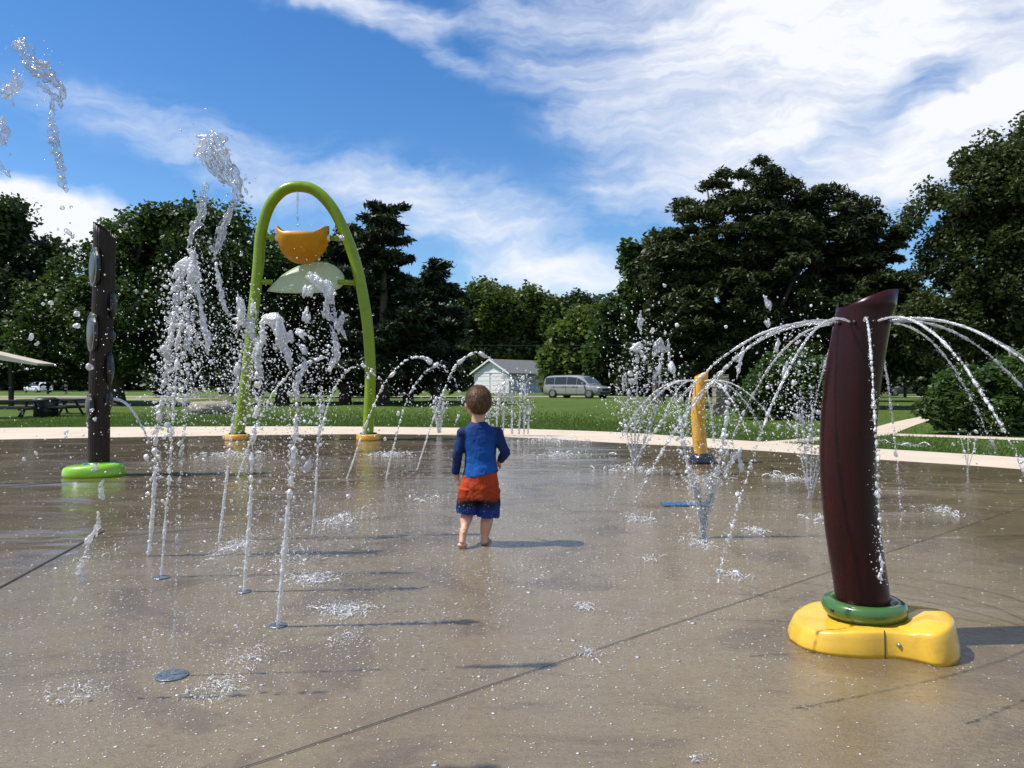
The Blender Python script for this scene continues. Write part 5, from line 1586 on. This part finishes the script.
def fan(D, base, tops, r, lab, clouds=(), clumps=(), m=None, brk=.6, spn=90, sp=.06):
    w = Water(D)
    for tp in tops:
        bx, by = base
        ex, ey = tp[-1]
        pp = [(bx + random.uniform(-1.5, 1.5), by)] + list(tp)
        w.stream(w.path3(pp, 40), r * .8, r * 1.35, brk, .4, .9, sp, spn, (.35, 1.1))
    for c in clumps: w.clump(c[0], c[1])
    for c in clouds: w.cloud(*c)
    w.build('water_jet', lab, m or WATER, 'fan shaped jets', 'water jet')
fan(8.35, (635, 475), [[(630, 450), (622, 410), (617, 385)], [(632, 440), (628, 400), (625, 372)], [(635, 430), (637, 390), (637, 350)], [(638, 440), (645, 400), (650, 375)], [(641, 450), (650, 420), (658, 400)], [(642, 448), (656, 410), (662, 350)]], .0085,
    'fan of jets between the minivan and the ochre column', [(605, 680, 290, 440, 520, (.35, 1.4), .5), (600, 690, 350, 450, 420, (.3, 1.0), .5)],
    [([(632, 350), (637, 347), (644, 353)], 5.0), ([(656, 354), (659, 344), (664, 352)], 5.0), ([(660, 358), (659, 370), (654, 380)], 2.6), ([(641, 310), (640, 322), (641, 334)], 2.4), ([(668, 340), (669, 350), (670, 362)], 2.4), ([(624, 376), (623, 392)], 2.4), ([(628, 380), (636, 382)], 3)], spn=60)
fan(4.94, (703, 538), [[(701, 520), (698, 500), (696, 480)], [(705, 520), (709, 500), (713, 478)], [(698, 510), (691, 480), (684, 448), (679, 415), (675, 385), (673, 368)], [(700, 512), (696, 488), (691, 470)], [(709, 510), (716, 478), (722, 442), (728, 412), (729, 398), (724, 386)], [(706, 512), (711, 490), (716, 468)]], .0100,
    'near V shaped double jet rising beside the blue floor plate', [(665, 700, 370, 500, 300, (.3, 1.3), .2), (705, 745, 400, 500, 160, (.3, 1.2), .2), (660, 760, 480, 560, 90, (.3, 1.1), .3)],
    [([(724, 478), (729, 464), (736, 455), (740, 450)], 3.8), ([(739, 452), (741, 465), (742, 472)], 3), ([(750, 462), (752, 470)], 2.4)], spn=120, sp=.03, brk=.78)
fan(6.55, (810, 500), [[(804, 470), (798, 440), (794, 405)], [(807, 470), (804, 435), (801, 395)], [(811, 470), (812, 435), (812, 390)], [(815, 470), (821, 440), (826, 410)], [(818, 472), (828, 448), (836, 425)]], .0065,
    'slim fan of jets seen left of the dark red column', [(755, 835, 300, 440, 620, (.35, 1.3), .5), (750, 830, 380, 470, 260, (.3, 1.0), .4)],
    [([(764, 294), (768, 302), (770, 310)], 3), ([(766, 320), (769, 328)], 3), ([(778, 340), (775, 352)], 3), ([(797, 415), (802, 418)], 4), ([(786, 362), (783, 380)], 2.6), ([(744, 345), (740, 362), (737, 378)], 2.4)], brk=.5)
fan(8.5, (968, 474), [[(965, 455), (960, 435)], [(968, 455), (968, 432)], [(972, 455), (977, 436)]], .004, 'faint thin fan of jets right of the dark red column', [(950, 990, 425, 460, 30, (.25, .7), .2)], brk=.85, spn=10)

# ---- the ring of jets of the dark red column -----------------------------
def ring_jets(D, cx, z0, rad, n, v, vz, r, lab, a0, tmax, spn, slow=()):
    w = Water(D)
    X0 = (cx - 512) / F * D
    for k in range(n):
        a = a0 + 2 * math.pi * k / n
        vv = v * random.uniform(.93, 1.05) * (slow[k] if k < len(slow) else 1)
        tm = tmax * random.uniform(.85, 1.1)
        t = np.linspace(0, tm, 60)
        p = np.c_[X0 + math.cos(a) * (rad + vv * t), D + math.sin(a) * (rad + vv * t), z0 + vz * t - 4.905 * t * t]
        p = p[p[:, 2] > .02]
        w.stream(p, r, r * 1.2, .58, .4, .8, gap=1.5)
        w.stream(p[len(p) // 3:], r * .7, r * .9, 0, .3, 0.2, .018, spn, (.25, .9), gap=3.2)
    return w
w = ring_jets(2.97, 862, 1.238, 0.108, 13, 2.02, .36, .0041, '', math.atan2(-.91, -.35), .44, 30, (.8,))
w.build('water_jet', 'ring of thin jets arching out from the top of the dark red column', WATER_THIN, 'column jets', 'water jet')
w = ring_jets(9.6, 700, 1.035, .09, 8, 2.1, .45, .0085, '', .35, .42, 30)
for i in range(500):
    pass
w.cloud(680, 722, 385, 465, 420, (.3, 1.0), .3)
w.build('water_jet', 'arcs of water falling around the neck of the ochre column', WATER, 'column jets', 'water jet')
# spout of the brown column
w = Water(8.3)
t = np.linspace(0, .36, 50)
x0 = (115 - 512) / F * 8.3
p = np.c_[x0 + 1.05 * t, np.full(50, 8.28), 1 - (399 - 384) / F * 8.3 + .10 * t - 4.0 * t * t]
p = p[p[:, 2] > .3]
w.stream(p, .016, .011, .85, .25, .4); w.stream(p + np.array([0, .02, -.012]), .011, .008, .9, .25, .4)
w.build('water_jet', 'single spout curving out of the side of the brown ribbed column', WATER, 'column jets', 'water jet')
# trickle into the bucket
w = Water(13.4)
w.stream(w.path3([(297.5, 192), (297.5, 210), (297.5, 228)], 30), .016, .016, .75, .3, .3)
w.build('water_trickle', 'thin trickle falling from the arch top into the orange bucket', WATER_CLEAR, None, 'water jet')
w = Water(13.3)
w.cloud(275, 345, 290, 380, 90, (.3, .8), .2)
w.clump([(338, 235), (343, 240)], 2.2)
w.build('spray', 'loose drops falling below the pale green splash dish', WATER, None, 'spray', kind='stuff')

# ---- nozzle caps and the blue plate --------------------------------------
def cap(px, py, r, lab):
    c = G(px, py, 0.001)
    root = empty('floor_nozzle', c); tag(root, lab, 'floor nozzle', 'floor nozzles')
    MB().lathe([(r, 0), (r, .003), (r * .93, .005), (r * .4, .0055), (r * .3, .004), (.001, .004)], (0, 0, 0), 32).build('cover_plate', NOZ, root, False)
    mb = MB()
    for k in range(4):
        a = k * math.pi / 2 + .4; mb.lathe([(.004, .005), (.004, .0075), (.001, .0078)], (math.cos(a) * r * .72, math.sin(a) * r * .72, 0), 8)
    mb.build('screw', STEEL, root)
for px, py, r, lab in ((172, 676, .054, 'grey floor nozzle nearest the camera under the tallest jet'), (278, 626, .038, 'floor nozzle under the jet with the hooked top'), (244, 592, .036, 'floor nozzle under the white jet left of the hooked one'),
                       (161, 578, .042, 'floor nozzle under the thin beaded jet'), (703, 539, .04, 'floor nozzle under the V shaped jet')):
    cap(px, py, r, lab)
BLUEP = pmat('blue_plate', (0.02, 0.11, 0.26), 0.3, vary=.25, scale=30, dirt=(.06, .10, .15), dirt_amt=.5)
c = G(686, 505, .004)
root = empty('floor_plate', c, R(3)); tag(root, 'flat blue floor plate set in the wet pad behind the V shaped jet', 'floor plate')
MB().box((0, 0, .004), (.40, .16, .008)).build('plate', BLUEP, root, bevel=.003)
mb = MB()
for sx in (-.17, 0, .17):
    for sy in (-.06, .06): mb.lathe([(.007, .008), (.007, .011), (.001, .0115)], (sx, sy, 0), 8)
mb.build('screw', STEEL, root)

# ---- water hitting the floor ----------------------------------------------
def splash(px, py, rx, ry, n, s=1.0):
    n = int(n * 4.5)
    D = Dof(py); k = D / F
    c = G(px, py)
    Y0, Y1 = Dof(py + ry), Dof(py - ry)
    x = c.x + rng.normal(0, rx * k * .55, n) * np.where(rng.random(n) < .5, .5, 1); y = rng.normal((Y0 + Y1) / 2, (Y1 - Y0) * .24, n)
    h = np.abs(rng.normal(0, .012, n)) * rng.random(n) * s
    r = k * rng.uniform(.15, .62, n) * rng.lognormal(-.15, .45, n)
    SP.drops(np.c_[x, y, .004 + h], r, np.tile([0, 0, 1.], (n, 1)), np.full(n, .4))
    # little threads thrown outwards
    for q in range(int(n / 26)):
        a = random.uniform(0, 2 * math.pi); L = k * random.uniform(4, 11)
        p0 = np.array([c.x + random.gauss(0, rx * k * .4), random.gauss((Y0 + Y1) / 2, (Y1 - Y0) * .2), .006])
        t = np.linspace(0, 1, 9)[:, None]
        pts = p0 + t * np.array([math.cos(a) * L, math.sin(a) * L * 1.4, 0]) + np.array([0, 0, 1.]) * (t * (1 - t) * L * random.uniform(.3, 1.4)) + rng.normal(0, k * .25, (9, 3))
        SP.tube(pts, k * random.uniform(.25, .6) * np.array([.5, .8, 1, .8, 1.1, .7, .9, 1.2, .6]), 6)
SP = Water(4.0)
for a in ((345, 612, 38, 11, 330), (312, 580, 34, 8, 260), (338, 522, 30, 10, 180), (232, 548, 22, 14, 200), (215, 690, 38, 16, 230), (75, 695, 50, 15, 110), (250, 660, 40, 20, 100), (290, 560, 40, 16, 160), (230, 455, 50, 5, 130), (390, 455, 30, 4, 100),
          (85, 560, 18, 20, 50), (640, 520, 18, 7, 90), (640, 470, 40, 6, 110), (755, 532, 16, 5, 90), (735, 577, 16, 6, 80), (585, 608, 14, 5, 70), (590, 655, 14, 6, 50), (945, 512, 22, 6, 80), (650, 560, 10, 4, 30), (905, 445, 18, 3, 50),
          (700, 545, 20, 8, 110), (790, 478, 26, 5, 90), (552, 440, 30, 3, 90), (820, 520, 22, 5, 60), (430, 500, 30, 6, 40), (700, 760, 20, 6, 30), (560, 455, 40, 4, 60), (350, 640, 30, 12, 60), (705, 480, 30, 6, 90)):
    splash(*a)
SP.build('splash', 'white splashes where falling water hits the wet pad', WATER_FAR, None, 'splash', kind='stuff')

# bubbles and droplets dotted over the wet pad, a skin of rain-like rings
BB = Water(4.0)
def dots(n, x0, x1, y0, y1, s0, s1, keep):
    px = rng.uniform(x0, x1, n); py = 384 + rng.uniform((y0 - 384) ** .8, (y1 - 384) ** .8, n) ** (1 / .8)
    D = F / (py - 384); X = (px - 512) / F * D
    ok = rng.random(n) < keep(px, py)
    px, py, D, X = px[ok], py[ok], D[ok], X[ok]; m = len(px)
    k = D / F
    r = k * rng.uniform(s0, s1, m) * rng.lognormal(-.25, .45, m)
    T, Fc = ICO[1]
    sc = np.c_[rng.uniform(.8, 2.2, m) * r, rng.uniform(.8, 2.0, m) * r, np.minimum(r * .4, .0007)]
    V = T[None] * sc[:, None] + np.c_[X, D, np.full(m, .0012)][:, None]
    BB.add(V.reshape(-1, 3), (Fc[None] + (np.arange(m) * len(T))[:, None, None]).reshape(-1, 3))
def kp(px, py):
    from_c = np.maximum(np.exp(-(((px - 440) / 330) ** 2 + ((py - 570) / 130) ** 2)), np.exp(-(((px - 190) / 190) ** 2 + ((py - 650) / 90) ** 2)))
    g = .5 + .5 * np.sin(px * .021 + np.sin(py * .05) * 1.3) * np.cos(py * .043 + px * .008)
    return np.clip(from_c * (.35 + .75 * g) + .05, 0, 1)
dots(60000, -40, 1060, 446, 800, .22, .75, kp)
dots(500, -40, 1060, 450, 800, .4, .8, lambda x, y: kp(x, y) * .8)
BB.build('bubbles', 'tiny bubbles and droplets dotted over the wet pad', WATER_FAR, None, 'bubbles', kind='stuff')
